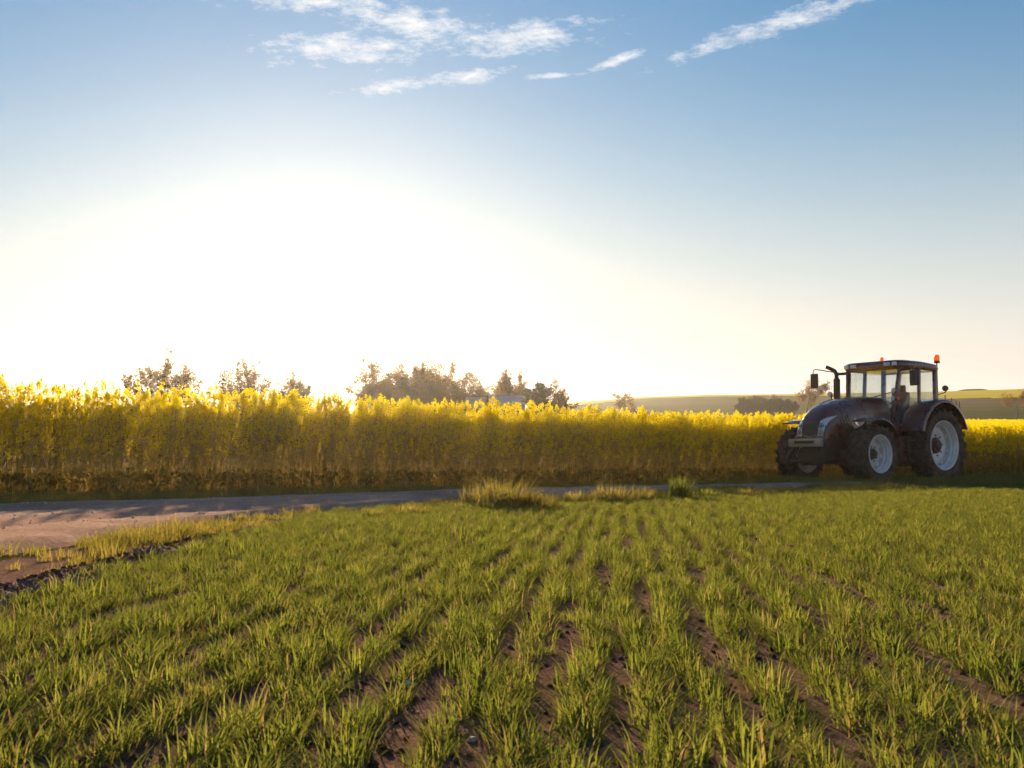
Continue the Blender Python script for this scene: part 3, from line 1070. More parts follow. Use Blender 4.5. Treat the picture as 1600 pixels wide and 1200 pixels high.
    def patch(mb, grid, d, off, mi=0):
        """grid of ray origins (rows) cast along d onto the hood; a plate that follows the hood, off proud of it"""
        top = []
        for row in grid:
            for o in row:
                l, n = hit(o, d)
                if l is None: return False
                if n.dot(Vector(d)) > 0: n = -n
                top.append(l + n * off)
        nr, nc = len(grid), len(grid[0])
        base = [p + Vector(d).normalized() * (off + 0.02) for p in top]
        b = nr * nc
        f2 = []
        for i in range(nr - 1):
            for j in range(nc - 1):
                q = (i * nc + j, i * nc + j + 1, (i + 1) * nc + j + 1, (i + 1) * nc + j)
                f2.append(q); f2.append(tuple(b + k for k in reversed(q)))
        ring = [j for j in range(nc)] + [i * nc + nc - 1 for i in range(1, nr)] + [(nr - 1) * nc + j for j in reversed(range(nc - 1))] + [i * nc for i in reversed(range(1, nr - 1))]
        for i in range(len(ring)):
            p, q = ring[i], ring[(i + 1) % len(ring)]
            f2.append((q, p, b + p, b + q))
        mb.add(top + base, f2, mi)
        return True

    # headlights: tall lamps on the corners of the nose, rising to the outside
    for s in (-1, 1):
        mb = MB()
        grid = []
        for i in range(9):
            t = i / 8
            z = 1.15 + 0.40 * t
            yin = 0.235 + 0.035 * t; yout = 0.385 + 0.035 * t
            zo = 0.10 * t
            grid.append([(4.5, s * (yin + (yout - yin) * j / 5), z + zo * (j / 5) ** 1.2 - 0.03 * (1 - j / 5) * t) for j in range(6)])
        patch(mb, grid, (-1, 0, 0), 0.010)
        hl = mb.build('headlight', M['lamp_white'], T, smooth=30)
        for zc in (1.235, 1.395):
            l, n = hit((4.5, s * 0.318, zc), (-1, 0, 0))
            if l is None: continue
            mb = MB()
            axq = n if n.x > 0 else -n
            o_, w_ = axq.orthogonal().normalized(), None
            w_ = axq.cross(o_)
            ring = []
            for k in range(18):
                aa = 2 * math.pi * k / 18
                ring.append(l + axq * 0.016 + (o_ * math.cos(aa) + w_ * math.sin(aa)) * 0.062)
            ring.append(ring[0])
            mb.tube(ring, 0.009, n=5, cap=False)
            mb.sphere(l + axq * 0.006, 0.040, n=12, m=6)
            mb.build('lamp_reflector', M['lamp_ring'], hl)
    # grille field between the lamps with a bright chevron under it
    mb = MB()
    grid = [[(4.5, -0.205 - 0.03 * i / 8 + (0.41 + 0.06 * i / 8) * j / 8, 1.13 + 0.37 * i / 8) for j in range(9)] for i in range(9)]
    patch(mb, grid, (-1, 0, 0), 0.004)
    gr = mb.build('grille', bk, T, smooth=30)
    mb = MB()
    ch_pts = []
    for j in range(9):
        y = -0.20 + 0.40 * j / 8
        l, n = hit((4.5, y, 1.175 - 0.055 * (1 - abs(y) / 0.20)), (-1, 0, 0))
        if l is not None: ch_pts.append(l + Vector((0.014, 0, 0)))
    if len(ch_pts) > 2: mb.tube(ch_pts, 0.009, n=6)
    mb.build('chevron_trim', M['silver'], gr)
    # hood top: two raised channels that catch the sky, and side vents
    for s in (-1, 1):
        mb = MB()
        grid = [[(1.35 + 1.75 * i / 16, s * (0.14 + 0.11 * j / 3 - 0.03 * i / 16), 3.0) for j in range(4)] for i in range(17)]
        patch(mb, grid, (0, 0, -1), 0.014)
        mb.build('hood_rib', pm, ho, smooth=40)
        for k in range(4):
            mb = MB()
            path = []
            for i in range(9):
                t = i / 8
                l, n = hit((2.86 + 0.10 * k - 0.22 * t * t - 0.02 * t, s * 2.0, 1.68 - 0.03 * k - 0.34 * t), (0, -s, 0))
                if l is not None: path.append(l + Vector((0, s * 0.004, 0)))
            if len(path) > 2: mb.tube(path, 0.014, n=6)
            mb.build('side_vent', bk if k % 2 else M['chassis'], ho)
        mb = MB()      # small side marker lamp ahead of the front wheel arch
        l, n = hit((2.56, s * 2.0, 1.50), (0, -s, 0))
        if l is not None:
            mb.prism([(-.09, -.10), (.05, -.03), (.08, .10), (.02, .08)], -0.012, 0.012)
            o = mb.build('side_trim', M['chrome'], ho)
            o.location = l + Vector((0, s * 0.010, 0))
        # latch line / hood seam
        mb = MB()
        path = []
        for i in range(14):
            l, n = hit((1.2 + 2.2 * i / 13, s * 2.0, 1.78 - 0.22 * (i / 13) ** 1.5), (0, -s, 0))
            if l is not None: path.append(l)
        mb.tube(path, 0.007, n=5)
        mb.build('hood_seam', bk, ho)
    bm.free()

    # ---- engine, chassis, axles
    mb = MB()
    mb.box((2.45, 0, 0.98), (2.5, 0.56, 0.40)); mb.box((2.3, 0, 0.72), (1.9, 0.42, 0.34)); mb.box((0.6, 0, 0.92), (1.9, 0.52, 0.62))
    mb.box((3.5, 0, 0.86), (0.5, 0.46, 0.34))
    for s in (-1, 1):
        mb.box((2.0, s * 0.36, 1.05), (0.5, 0.22, 0.32)); mb.box((1.55, s * 0.34, 0.80), (0.30, 0.20, 0.26)); mb.box((2.35, s * .33, .78), (.3, .16, .22))
        for k in range(5): mb.box((1.75 + 0.22 * k, s * 0.31, 1.20), (0.12, 0.12, 0.07))
    mb.build('engine_block', ch, T, bevel=0.02)
    mb = MB()
    mb.beam((2.75, -0.80, 0.70), (2.75, 0.80, 0.70), 0.24, 0.20); mb.box((2.75, 0, 0.62), (0.36, 0.42, 0.34))
    for s in (-1, 1):
        mb.lathe([(0.001, s * 0.72), (0.17, s * 0.74), (0.19, s * 0.82), (0.19, s * 1.02), (0.001, s * 1.04)], c=(2.75, 0, 0.71), n=20)
        mb.tube([(2.60, s * 0.15, 0.60), (2.58, s * 0.68, 0.60)], 0.03)
    mb.build('front_axle', ch, T, bevel=0.012)
    mb = MB()
    mb.beam((0, -0.95, 0.94), (0, 0.95, 0.94), 0.30, 0.30); mb.box((-.25, 0, .92), (.7, .5, .55))
    for s in (-1, 1): mb.lathe([(0.001, s * 0.50), (0.24, s * 0.52), (0.22, s * 0.86), (0.001, s * 0.88)], c=(0, 0, 0.94), n=20)
    mb.build('rear_axle', ch, T, bevel=0.015)
    # front linkage and bumper
    mb = MB()
    mb.box((3.93, 0, 0.985), (0.12, 0.98, 0.20))
    bp = mb.build('front_bumper', M['silver'], T, bevel=0.02)
    mb = MB(); mb.box((4.00, 0, 1.0), (0.035, 0.58, 0.075))
    mb.build('bumper_slot', bk, bp, bevel=0.008)
    mb = MB()
    for s in (-1, 1):
        mb.beam((3.55, s * 0.42, 0.96), (3.90, s * 0.42, 0.98), 0.05, 0.14)
        mb.beam((3.70, s * 0.47, 0.93), (4.06, s * 0.47, 0.56), 0.06, 0.12)
        mb.beam((3.40, s * 0.40, 0.62), (4.12, s * 0.44, 0.50), 0.07, 0.10)
        mb.tube([(3.62, s * 0.36, 1.06), (3.90, s * 0.42, 0.62)], 0.035)
        mb.tube([(3.86, s * 0.55, 1.40), (3.92, s * 0.55, 0.98)], 0.016, n=6)
    mb.tube([(3.98, -0.46, 0.53), (3.98, 0.46, 0.53)], 0.04); mb.box((3.6, 0, 0.64), (0.5, 0.62, 0.20))
    mb.build('front_linkage', ch, T, bevel=0.008)
    # towing plate low between the wheels
    mb = MB(); mb.prism([(0, 0), (0.04, 0), (0.04, -0.06), (0, -0.06)], -.3, .3); mb.box((0.0, 0, -0.20), (0.03, 0.5, 0.34))
    o = mb.build('radiator_guard', bk, T, bevel=0.01); o.location = (3.74, 0, 0.80)

    # ---- fenders
    for s in (-1, 1):
        y0, y1 = (0.72, 1.39)
        mb = MB()
        n = 22; prof = []
        Rf = RW + 0.14
        pts = []; fs = []
        for k in range(n + 1):
            aa = math.radians(18 + (158 - 18) * k / n)
            lift = 0.05 * math.sin(math.radians(180) * k / n)
            rr = Rf + lift
            ring = [(rr + 0.0, y0), (rr + 0.035, y0 + 0.06), (rr + 0.045, y1 - 0.12), (rr + 0.025, y1 - 0.03), (rr - 0.03, y1), (rr - 0.06, y1 - 0.005), (rr - 0.02, y1 - 0.04), (rr + 0.015, y1 - 0.12), (rr + 0.005, y0 + 0.06), (rr - 0.03, y0)]
            for r_, y_ in ring: pts.append((r_ * math.cos(aa) - 0.02, s * y_, RW + r_ * math.sin(aa)))
        m = 10
        for k in range(n):
            for j in range(m):
                j2 = (j + 1) % m
                fs.append((k * m + j, k * m + j2, (k + 1) * m + j2, (k + 1) * m + j))
        fs.append(tuple(range(m))); fs.append(tuple(reversed([n * m + j for j in range(m)])))
        mb.add(pts, fs)
        # inner wall up to the cab
        poly = []
        for k in range(13):
            aa = math.radians(25 + 125 * k / 12); poly.append(((Rf + 0.02) * math.cos(aa) - 0.02, RW + (Rf + 0.02) * math.sin(aa)))
        for k in range(13):
            aa = math.radians(150 - 125 * k / 12); poly.append((0.62 * math.cos(aa) - 0.02, RW + 0.62 * math.sin(aa)))
        n_ = len(poly)
        for i in range(12):
            q = [poly[i], poly[i + 1], poly[n_ - 2 - i], poly[n_ - 1 - i]]
            mb.prism(q, s * 0.66, s * 0.72)
        mb.build('rear_fender', pm, T, smooth=40)
        mb = MB()
        pts = []; fs = []
        Rf2 = FW + 0.10; n = 18
        for k in range(n + 1):
            aa = math.radians(60 + (170 - 60) * k / n)
            if k < 3: pass
            rr = Rf2 + 0.03 * math.sin(math.pi * k / n) + (0.06 * (1 - k / 4) if k < 4 else 0)
            ya, yb = 0.80, 1.355
            ring = [(rr - 0.01, ya), (rr + 0.022, ya + 0.04), (rr + 0.028, yb - 0.10), (rr + 0.012, yb - 0.02), (rr - 0.035, yb), (rr - 0.030, yb - 0.02), (rr + 0.0, yb - 0.10), (rr - 0.004, ya + 0.04)]
            for r_, y_ in ring: pts.append((2.75 + r_ * math.cos(aa), s * y_, FW + r_ * math.sin(aa)))
        m = 8
        for k in range(n):
            for j in range(m):
                j2 = (j + 1) % m
                fs.append((k * m + j, k * m + j2, (k + 1) * m + j2, (k + 1) * m + j))
        fs.append(tuple(range(m))); fs.append(tuple(reversed([n * m + j for j in range(m)])))
        mb.add(pts, fs)
        ff = mb.build('front_fender', pm, T, smooth=40)
        mb = MB(); mb.tube([(2.75, s * 0.55, 0.85), (2.62, s * 0.62, 1.30), (2.70, s * 0.95, 1.56)], 0.028)
        mb.build('fender_bracket', ch, ff)

    # ---- cab
    A0 = {s: Vector((1.30, s * 0.66, 1.42)) for s in (-1, 1)}; A1 = {s: Vector((1.06, s * 0.79, 2.97)) for s in (-1, 1)}
    B0 = {s: Vector((0.36, s * 0.84, 1.62)) for s in (-1, 1)}; B1 = {s: Vector((0.28, s * 0.82, 2.97)) for s in (-1, 1)}
    C0 = {s: Vector((-0.48, s * 0.80, 1.92)) for s in (-1, 1)}; C1 = {s: Vector((-0.52, s * 0.78, 2.97)) for s in (-1, 1)}
    for s in (-1, 1):
        for p0, p1, w, h in ((A0[s], A1[s], 0.09, 0.11), (B0[s], B1[s], 0.07, 0.09), (C0[s], C1[s], 0.09, 0.13)):
            mb = MB(); mb.beam(p0 - Vector((0, 0, 0.1)), p1, w, h, up=(1, 0, 0)); mb.build('cab_pillar', pm, T, bevel=0.015)
    mb = MB()
    for s in (-1, 1):
        mb.prism([(1.33, 0.98), (1.33, 1.46), (0.36, 1.66), (-0.45, 1.98), (-0.45, 1.55), (0.30, 1.05)], s * 0.645, s * 0.695)
    mb.beam((-.48, -.8, 1.95), (-.48, .8, 1.95), .06, .1)
    mb.box((0.45, 0, 1.10), (1.75, 1.28, 0.16)); mb.box((1.25, 0, 1.32), (0.12, 1.27, 0.5)); mb.box((-0.36, 0, 1.55), (0.2, 1.27, 0.75))
    mb.build('cab_body', pm, T, bevel=0.012)
    for p0, p1 in (((1.06, -.79, 2.95), (1.06, .79, 2.95)), ((-.52, -.78, 2.95), (-.52, .78, 2.95))):
        mb = MB(); mb.beam(p0, p1, .07, .1)
        mb.build('roof_rail', pm, T, bevel=0.012)
    for s in (-1, 1):
        mb = MB(); mb.beam(A1[s], C1[s], 0.07, 0.08); mb.build('roof_rail', pm, T, bevel=0.012)
    # glass
    def pane(name, q, t=0.008):
        mb = MB(); mb.slab(q, t); return mb.build(name, M['glass'], T, smooth=0)
    sh = Vector((0, 0, 0))
    ws = pane('windscreen', [A0[1] + Vector((0.01, -.05, .05)), A0[-1] + Vector((0.01, .05, .05)), A1[-1] + Vector((0.0, .05, -.05)), A1[1] + Vector((0, -.05, -.05))])
    pane('rear_window', [C0[-1] + Vector((-.01, .05, .05)), C0[1] + Vector((-.01, -.05, .05)), C1[1] + Vector((0, -.05, -.05)), C1[-1] + Vector((0, .05, -.05))])
    for s in (-1, 1):
        dr_ = MB()
        q = [A0[s] + Vector((-.06, s * .01, -.02)), B0[s] + Vector((.05, s * .01, .02)), B1[s] + Vector((.04, s * .01, -.05)), A1[s] + Vector((-.05, s * .01, -.05))]
        dr_.slab(q if s < 0 else list(reversed(q)), 0.008)
        d_o = dr_.build('door', M['glass'], T, smooth=0)
        mb = MB()
        mb.tube([p for p in q] + [q[0]], 0.016, n=6)
        mb.build('door_frame', bk, d_o)
        mb = MB(); mb.tube([B0[s] + Vector((.10, s * .03, .22)), B0[s] + Vector((.10, s * .07, .26)), B0[s] + Vector((.11, s * .07, .40)), B0[s] + Vector((.11, s * .03, .44))], 0.012, n=6)
        mb.build('door_handle', bk, d_o)
        q = [B0[s] + Vector((-.05, 0, .12)), C0[s] + Vector((.06, 0, .03)), C1[s] + Vector((.06, 0, -.05)), B1[s] + Vector((-.05, 0, -.05))]
        pane('side_window', q)
    # wiper across the screen
    mb = MB()
    mb.tube([A0[1].lerp(A1[1], .58) + Vector((.05, -.05, 0)), Vector((1.275, -0.02, 2.17))], 0.013, n=6)
    mb.build('wiper', bk, ws)
    # roof
    mb = MB()
    nx_, ny_ = 14, 11
    x0, x1, hy_ = -0.66, 1.24, 0.93
    pts = []; fs = []
    def outline(k, n=40):
        aa = 2 * math.pi * k / n; c, s_ = math.cos(aa), math.sin(aa)
        return (math.copysign(abs(c) ** 0.28, c), math.copysign(abs(s_) ** 0.28, s_))
    levels = [(2.93, 0.93), (2.95, 0.985), (3.00, 1.0), (3.07, 0.995), (3.115, 0.965), (3.14, 0.90), (3.155, 0.75), (3.162, 0.4), (3.165, 0.02)]
    n = 40
    for z, k_ in levels:
        for k in range(n):
            ox, oy = outline(k)
            x = (x0 + x1) / 2 + ox * (x1 - x0) / 2 * k_
            pts.append((x, oy * hy_ * k_, z - 0.055 * max(0, (0.3 - x)) * (1 if z > 3.0 else 0.4)))
    for i in range(len(levels) - 1):
        for k in range(n):
            k2 = (k + 1) % n
            fs.append((i * n + k, i * n + k2, (i + 1) * n + k2, (i + 1) * n + k))
    fs.append(tuple(reversed(range(n)))); fs.append(tuple((len(levels) - 1) * n + k for k in range(n)))
    mb.add(pts, fs)
    roof = mb.build('roof', pm, T, smooth=45)
    mb = MB(); mb.box((0.25, 0.05, 3.166), (0.62, 0.62, 0.03)); mb.build('roof_hatch', bk, roof, bevel=0.01)
    for y in (0.73, 0.51, -0.51, -0.73):
        mb = MB(); mb.box((1.232, y, 3.035), (0.05, 0.18 if abs(y) < .6 else 0.13, 0.095))
        w = mb.build('work_light', M['lamp_white'], roof, bevel=0.015)
        w['label'] = 'white rectangular work light in the roof visor'

    def beacon(x, y, z, sc=1.0, parent=roof):
        mb = MB(); mb.lathe([(0.058 * sc, z + 0.03 * sc), (0.060 * sc, z + 0.10 * sc), (0.052 * sc, z + 0.145 * sc), (0.03 * sc, z + 0.165 * sc), (0.001, z + 0.168 * sc)], c=(x, y, 0), axis='z', n=20)
        b = mb.build('beacon', M['amber'], parent)
        mb = MB(); mb.lathe([(0.001, z - 0.02), (0.062 * sc, z - 0.02), (0.066 * sc, z + 0.02 * sc), (0.058 * sc, z + 0.031 * sc), (0.001, z + 0.031 * sc)], c=(x, y, 0), axis='z', n=20)
        mb.build('beacon_base', bk, parent)
    beacon(0.55, -0.10, 3.165, 0.8)
    # beacon post behind the cab, on the left
    mb = MB()
    px, py = -0.72, 0.72
    mb.tube([(px, py, 2.20), (px, py, 3.16)], 0.016, n=8); mb.tube([(px, py, 2.66), (-0.52, 0.76, 2.66)], 0.012, n=6); mb.tube([(px, py, 3.02), (-.6, .78, 3.02)], .012, n=6)
    mb.tube([(px, py, 2.30), (-0.50, 0.76, 2.22)], 0.03, n=6); mb.tube([(px, py, 2.30), (-0.86, 0.86, 2.36), (-0.90, 0.88, 2.44)], 0.014, n=6)
    post = mb.build('beacon_post', bk, T)
    beacon(px, py, 3.17, 1.25, post)
    mb = MB(); mb.lathe([(0.001, -0.92), (0.05, -0.91), (0.078, -0.85), (0.078, -0.80), (0.001, -0.80)], c=(0, 0.88, 2.47), axis='x', n=16)
    mb.build('rear_work_light', bk, T)
    # exhaust stack on the right of the screen
    mb = MB()
    ex, ey = 1.50, -0.86
    mb.tube([(ex, ey, 1.45), (ex, ey, 2.12), (ex - .01, ey, 2.70), (ex - 0.01, ey, 2.74)], [0.055, 0.095, 0.095, 0.06], n=16)
    mb.tube([(ex - 0.01, ey, 2.70), (ex - 0.01, ey, 2.84), (ex + 0.02, ey - 0.03, 2.93), (ex + 0.09, ey - 0.10, 2.99), (ex + 0.19, ey - 0.20, 3.05)], [0.058, 0.056, 0.054, 0.050, 0.046], n=12)
    mb.build('exhaust_stack', bk, T)
    # mirrors
    def mirror(s, reach, z, fx):
        mb = MB()
        base = A1[s] + Vector((.02, 0, -.09))
        tip = Vector((fx, s * reach, z + 0.03))
        mb.tube([base, base + Vector((0.05, s * .12, 0.0)), tip + Vector((0, -s * 0.10, 0.0)), tip + Vector((0, -s * 0.03, -0.01)), tip + Vector((0, 0, -0.07)), tip + Vector((0, 0, -0.5))], 0.014, n=6)
        mb.beam(base, base + Vector((0.04, s * .30, 0.0)), 0.05, 0.07)
        arm = mb.build('mirror_arm', bk, T)
        mb = MB(); mb.box((fx - 0.05, s * reach, z - 0.28), (0.085, 0.235, 0.40))
        mi = mb.build('mirror', bk, T, bevel=0.035, seg=3)
        mb = MB(); mb.box((fx - 0.097, s * reach, z - 0.28), (0.006, 0.19, 0.35))
        mb.build('mirror_glass', M['chrome'], mi, bevel=0.002)
    mirror(-1, 1.72, 3.0, 1.36)
    mirror(1, 1.20, 2.93, 1.14)
    # lamps on stalks at the foot of both screen posts
    for s in (-1, 1):
        mb = MB()
        b = Vector((1.36, s * 0.62, 1.98))
        yy = s * (1.12 if s < 0 else 0.80)
        mb.tube([(1.30, s * .60, 2.0), (1.36, yy - s * .1, 2.02), (1.37, yy - s * .02, 2.1), (1.38, yy, 2.30)], 0.018, n=6)
        br = mb.build('lamp_bracket', bk, T)
        for (dy, z) in ((0.02, 2.33), (0.0, 2.13)):
            mb = MB(); mb.lathe([(0.001, 1.33), (0.05, 1.34), (0.068, 1.40), (0.068, 1.43)], c=(0, yy + s * dy, z), axis='x', n=16)
            mb.lathe([(0.060, 1.432), (0.030, 1.440), (0.001, 1.442)], c=(0, yy + s * dy, z), axis='x', n=16, mi=1)
            mb.build('round_lamp', [bk, M['lamp_white']], br)
        mb = MB(); mb.box((1.38, yy + s * 0.11, 2.13), (0.06, 0.06, 0.08)); mb.build('indicator', M['orange'], br, bevel=0.012)
    # steps and tank
    for s in (-1, 1):
        mb = MB(); mb.box((1.02, s * 0.72, 0.86), (0.72, 0.42, 0.62)); mb.box((0.85, s * .66, .5), (.9, .3, .22)); mb.build('fuel_tank', pm if s > 0 else bk, T, bevel=0.06, seg=3)
        mb = MB()
        for z, o_ in ((0.50, 0.10), (0.78, 0.06), (1.06, 0.02)):
            mb.box((1.02, s * (0.96 + o_), z), (0.46, 0.20, 0.03))
        for dx in (-.22, .22): mb.beam((1.02 + dx, s * 1.10, 0.42), (1.02 + dx, s * 0.98, 1.12), 0.02, 0.05)
        mb.build('step', bk, T, bevel=0.005)
        mb = MB(); mb.tube([A0[s] + Vector((-.02, s * .10, -.10)), A0[s] + Vector((-.05, s * .16, .05)), A0[s] + Vector((-.09, s * .17, .55)), A0[s] + Vector((-.10, s * .08, .62))], 0.013, n=6)
        mb.build('grab_rail', bk, T)
    # interior
    mb = MB()
    mb.box((0.18, 0, 1.62), (0.52, 0.52, 0.16)); mb.box((-0.08, 0, 2.02), (0.14, 0.50, 0.72), R=Matrix.Rotation(math.radians(-8), 3, 'Y')); mb.box((-0.13, 0, 2.46), (0.10, 0.28, 0.22)); mb.box((0.15, 0, 1.38), (0.34, 0.36, 0.36))
    mb.build('driver_seat', M['seat_cloth'], T, bevel=0.05, seg=3)
    mb = MB(); mb.box((1.05, 0, 1.72), (0.22, 0.44, 0.62), taper=0.75); mb.box((0.98, 0, 2.05), (0.16, 0.36, 0.12)); mb.build('dashboard', M['interior'], T, bevel=0.03)
    mb = MB()
    Rt = Matrix.Rotation(math.radians(-58), 3, 'Y')
    ring = [Vector((0.76, 0, 2.02)) + Rt @ Vector((0.0, 0.20 * math.cos(q * math.pi / 10), 0.20 * math.sin(q * math.pi / 10))) for q in range(21)]
    mb.tube(ring, 0.017, n=6, cap=False); mb.tube([(0.98, 0, 1.9), (0.76, 0, 2.02)], 0.025, n=6)
    for q in (0, 7, 14): mb.tube([ring[q], Vector((0.76, 0, 2.02))], 0.012, n=5)
    mb.build('steering_wheel', bk, T)
    mb = MB(); mb.box((0.25, -0.42, 1.78), (0.75, 0.24, 0.22)); mb.box((0.55, -0.46, 2.12), (0.05, 0.22, 0.24)); mb.tube([(0.5, -.46, 1.85), (.55, -.46, 2.05)], .015, n=6); mb.build('armrest_console', M['interior'], T, bevel=0.025)
    # rear linkage
    mb = MB()
    for s in (-1, 1):
        mb.beam((-0.4, s * 0.32, 0.66), (-1.25, s * 0.42, 0.52), 0.06, 0.11); mb.tube([(-0.42, s * 0.34, 1.25), (-0.92, s * 0.39, 0.62)], 0.03)
    mb.tube([(-0.5, 0, 1.12), (-1.15, 0, 1.05)], 0.035); mb.box((-.62, 0, .62), (.35, .3, .2))
    mb.build('rear_linkage', ch, T, bevel=0.006)
    # number plate bracket, tail lamp on the rear fender
    for s in (-1, 1):
        mb = MB(); mb.box((-1.02, s * 1.26, 1.46), (0.05, 0.16, 0.09)); mb.build('tail_lamp', M['orange'], T, bevel=0.01)
    return T


tractor = build_tractor()


# ------------------------------------------------------------------ trees
def make_tree(name, label, px, row_top, d, width_px, kind='open', group=None, lean=0.12, seed=0, dens=1.0):
    """a tree whose crown reaches row_top of the photograph's frame when it stands at distance d"""
    rs = random.Random(seed)
    x = (px - 800) / FPX * d
    zg = gz1(x, d)
    H = ZC + (HOR - row_top) / FPX * d - zg
    Wd = width_px / FPX * d
    root = empty(name, (x, d, zg))
    tag(root, label, 'tree' if kind != 'shrub' else 'bush', group)
    tr = MB()
    V = []; F = []
    tips = []
    mat = {'open': M['tree_leaf'], 'dense': M['tree_leaf'], 'shrub': M['shrub_leaf'], 'conifer': M['conifer_leaf'], 'poplar': M['tree_leaf'], 'hedge': M['conifer_leaf']}[kind]
    nst = {'open': 5, 'dense': 1, 'shrub': 5, 'conifer': 1, 'poplar': 4, 'hedge': 3}[kind]

    def leafq(c, s):
        n = Vector((rs.gauss(0, 1), rs.gauss(0, 1), rs.gauss(0, 1))).normalized()
        u = n.orthogonal().normalized(); v = n.cross(u)
        ang = rs.uniform(0, 3.14)
        u, v = u * math.cos(ang) + v * math.sin(ang), v * math.cos(ang) - u * math.sin(ang)
        b = len(V)
        V.extend([tuple(c - u * s * 1.3), tuple(c + v * s * 0.6), tuple(c + u * s * 1.3), tuple(c - v * s * 0.6)])
        F.append((b, b + 1, b + 2, b + 3))

    if kind == 'conifer':
        tr.tube([(0, 0, -.2), (0, 0, H * .5), (0, 0, H * .97)], [H * .022, H * .014, H * .004], n=6)
        n_ = int(900 * dens)
        for i in range(n_):
            t = rs.random() ** 0.75
            r = Wd / 2 * (1 - t) ** 0.8 * rs.uniform(.5, 1.08) * (0.85 + 0.15 * math.sin(t * 40)); a_ = rs.uniform(0, 6.283)
            leafq(Vector((r * math.cos(a_), r * math.sin(a_), H * (0.03 + 0.97 * t))), H * .028 * rs.uniform(.7, 1.5))
    else:
        def grow(p, dirv, ln, r, lvl, maxl):
            steps = 4
            path = [p]; d_ = dirv.copy(); q = p.copy()
            for i in range(steps):
                d_ = (d_ + Vector((rs.gauss(0, .10) + lean * .12, rs.gauss(0, .10), rs.gauss(.04, .08)))).normalized()
                q = q + d_ * ln / steps
                path.append(q)
            tr.tube(path, [r * (1 - .55 * i / steps) for i in range(steps + 1)], n=6 if lvl < 2 else 4, cap=False)
            if lvl >= maxl:
                tips.append((path[-1], ln)); tips.append((path[2], ln * .8)); return
            nb = rs.randint(3, 4) if kind != 'poplar' else 4
            for i in range(nb):
                t = rs.uniform(.35, 1.0) if i else 1.0
                k = min(steps, int(t * steps)); o = path[k]
                sp = {'open': .62, 'dense': .75, 'shrub': .7, 'poplar': .38, 'hedge': .5}[kind]
                nd = (d_ + Vector((rs.gauss(0, sp) + lean * .25, rs.gauss(0, sp), rs.gauss(.05, .35)))).normalized()
                grow(o, nd, ln * rs.uniform(.55, .78), r * .5, lvl + 1, maxl)
            if lvl >= 2: tips.append((path[-1], ln * .8))
        for s_ in range(nst):
            off = Vector((rs.uniform(-.22, .22) * Wd, rs.uniform(-.2, .2) * Wd, -.2)) if nst > 1 else Vector((0, 0, -.2))
            dv = Vector((rs.gauss(0, .22) + lean * .3 + off.x / Wd * .8, rs.gauss(0, .2), 1)).normalized()
            grow(off, dv, H * (rs.uniform(.34, .44) if kind not in ('hedge', 'shrub') else rs.uniform(.18, .30)), H * .020, 0, 3)
        # fit the crown to the wanted size
        T_ = np.array([t[0] for t in tips]); zmax = T_[:, 2].max(); w_ = np.percentile(np.abs(T_[:, 0] - T_[:, 0].mean()), 92)
        kz = H * .95 / zmax; kx = (Wd * .46) / max(w_, .1)
        tr.v = [(v[0] * kx, v[1] * kx, v[2] * kz) for v in tr.v]
        tips2 = [(Vector((t[0].x * kx, t[0].y * kx, t[0].z * kz)), t[1]) for t in tips]
        per = {'open': 19, 'dense': 34, 'shrub': 40, 'poplar': 22, 'hedge': 40}[kind] * dens
        ls = {'open': .0125, 'dense': .015, 'shrub': .020, 'poplar': .011, 'hedge': .022}[kind] * H
        for c, ln in tips2:
            n_ = int(per * rs.uniform(.3, 1.6))
            for i in range(n_):
                sg = ln * .20 * (1.0 if kind in ('open', 'poplar') else 1.6)
                q = c + Vector((rs.gauss(0, sg * kx), rs.gauss(0, sg * kx), rs.gauss(0, sg * .8)))
                if q.z < .1: continue
                leafq(q, ls * rs.uniform(.5, 1.35))
    t_o = tr.build('trunk', M['bark'], root, smooth=60)
    me = np_mesh('crown', V, [np.array(F)], [mat])
    link_mesh('crown', me, root)
    return root


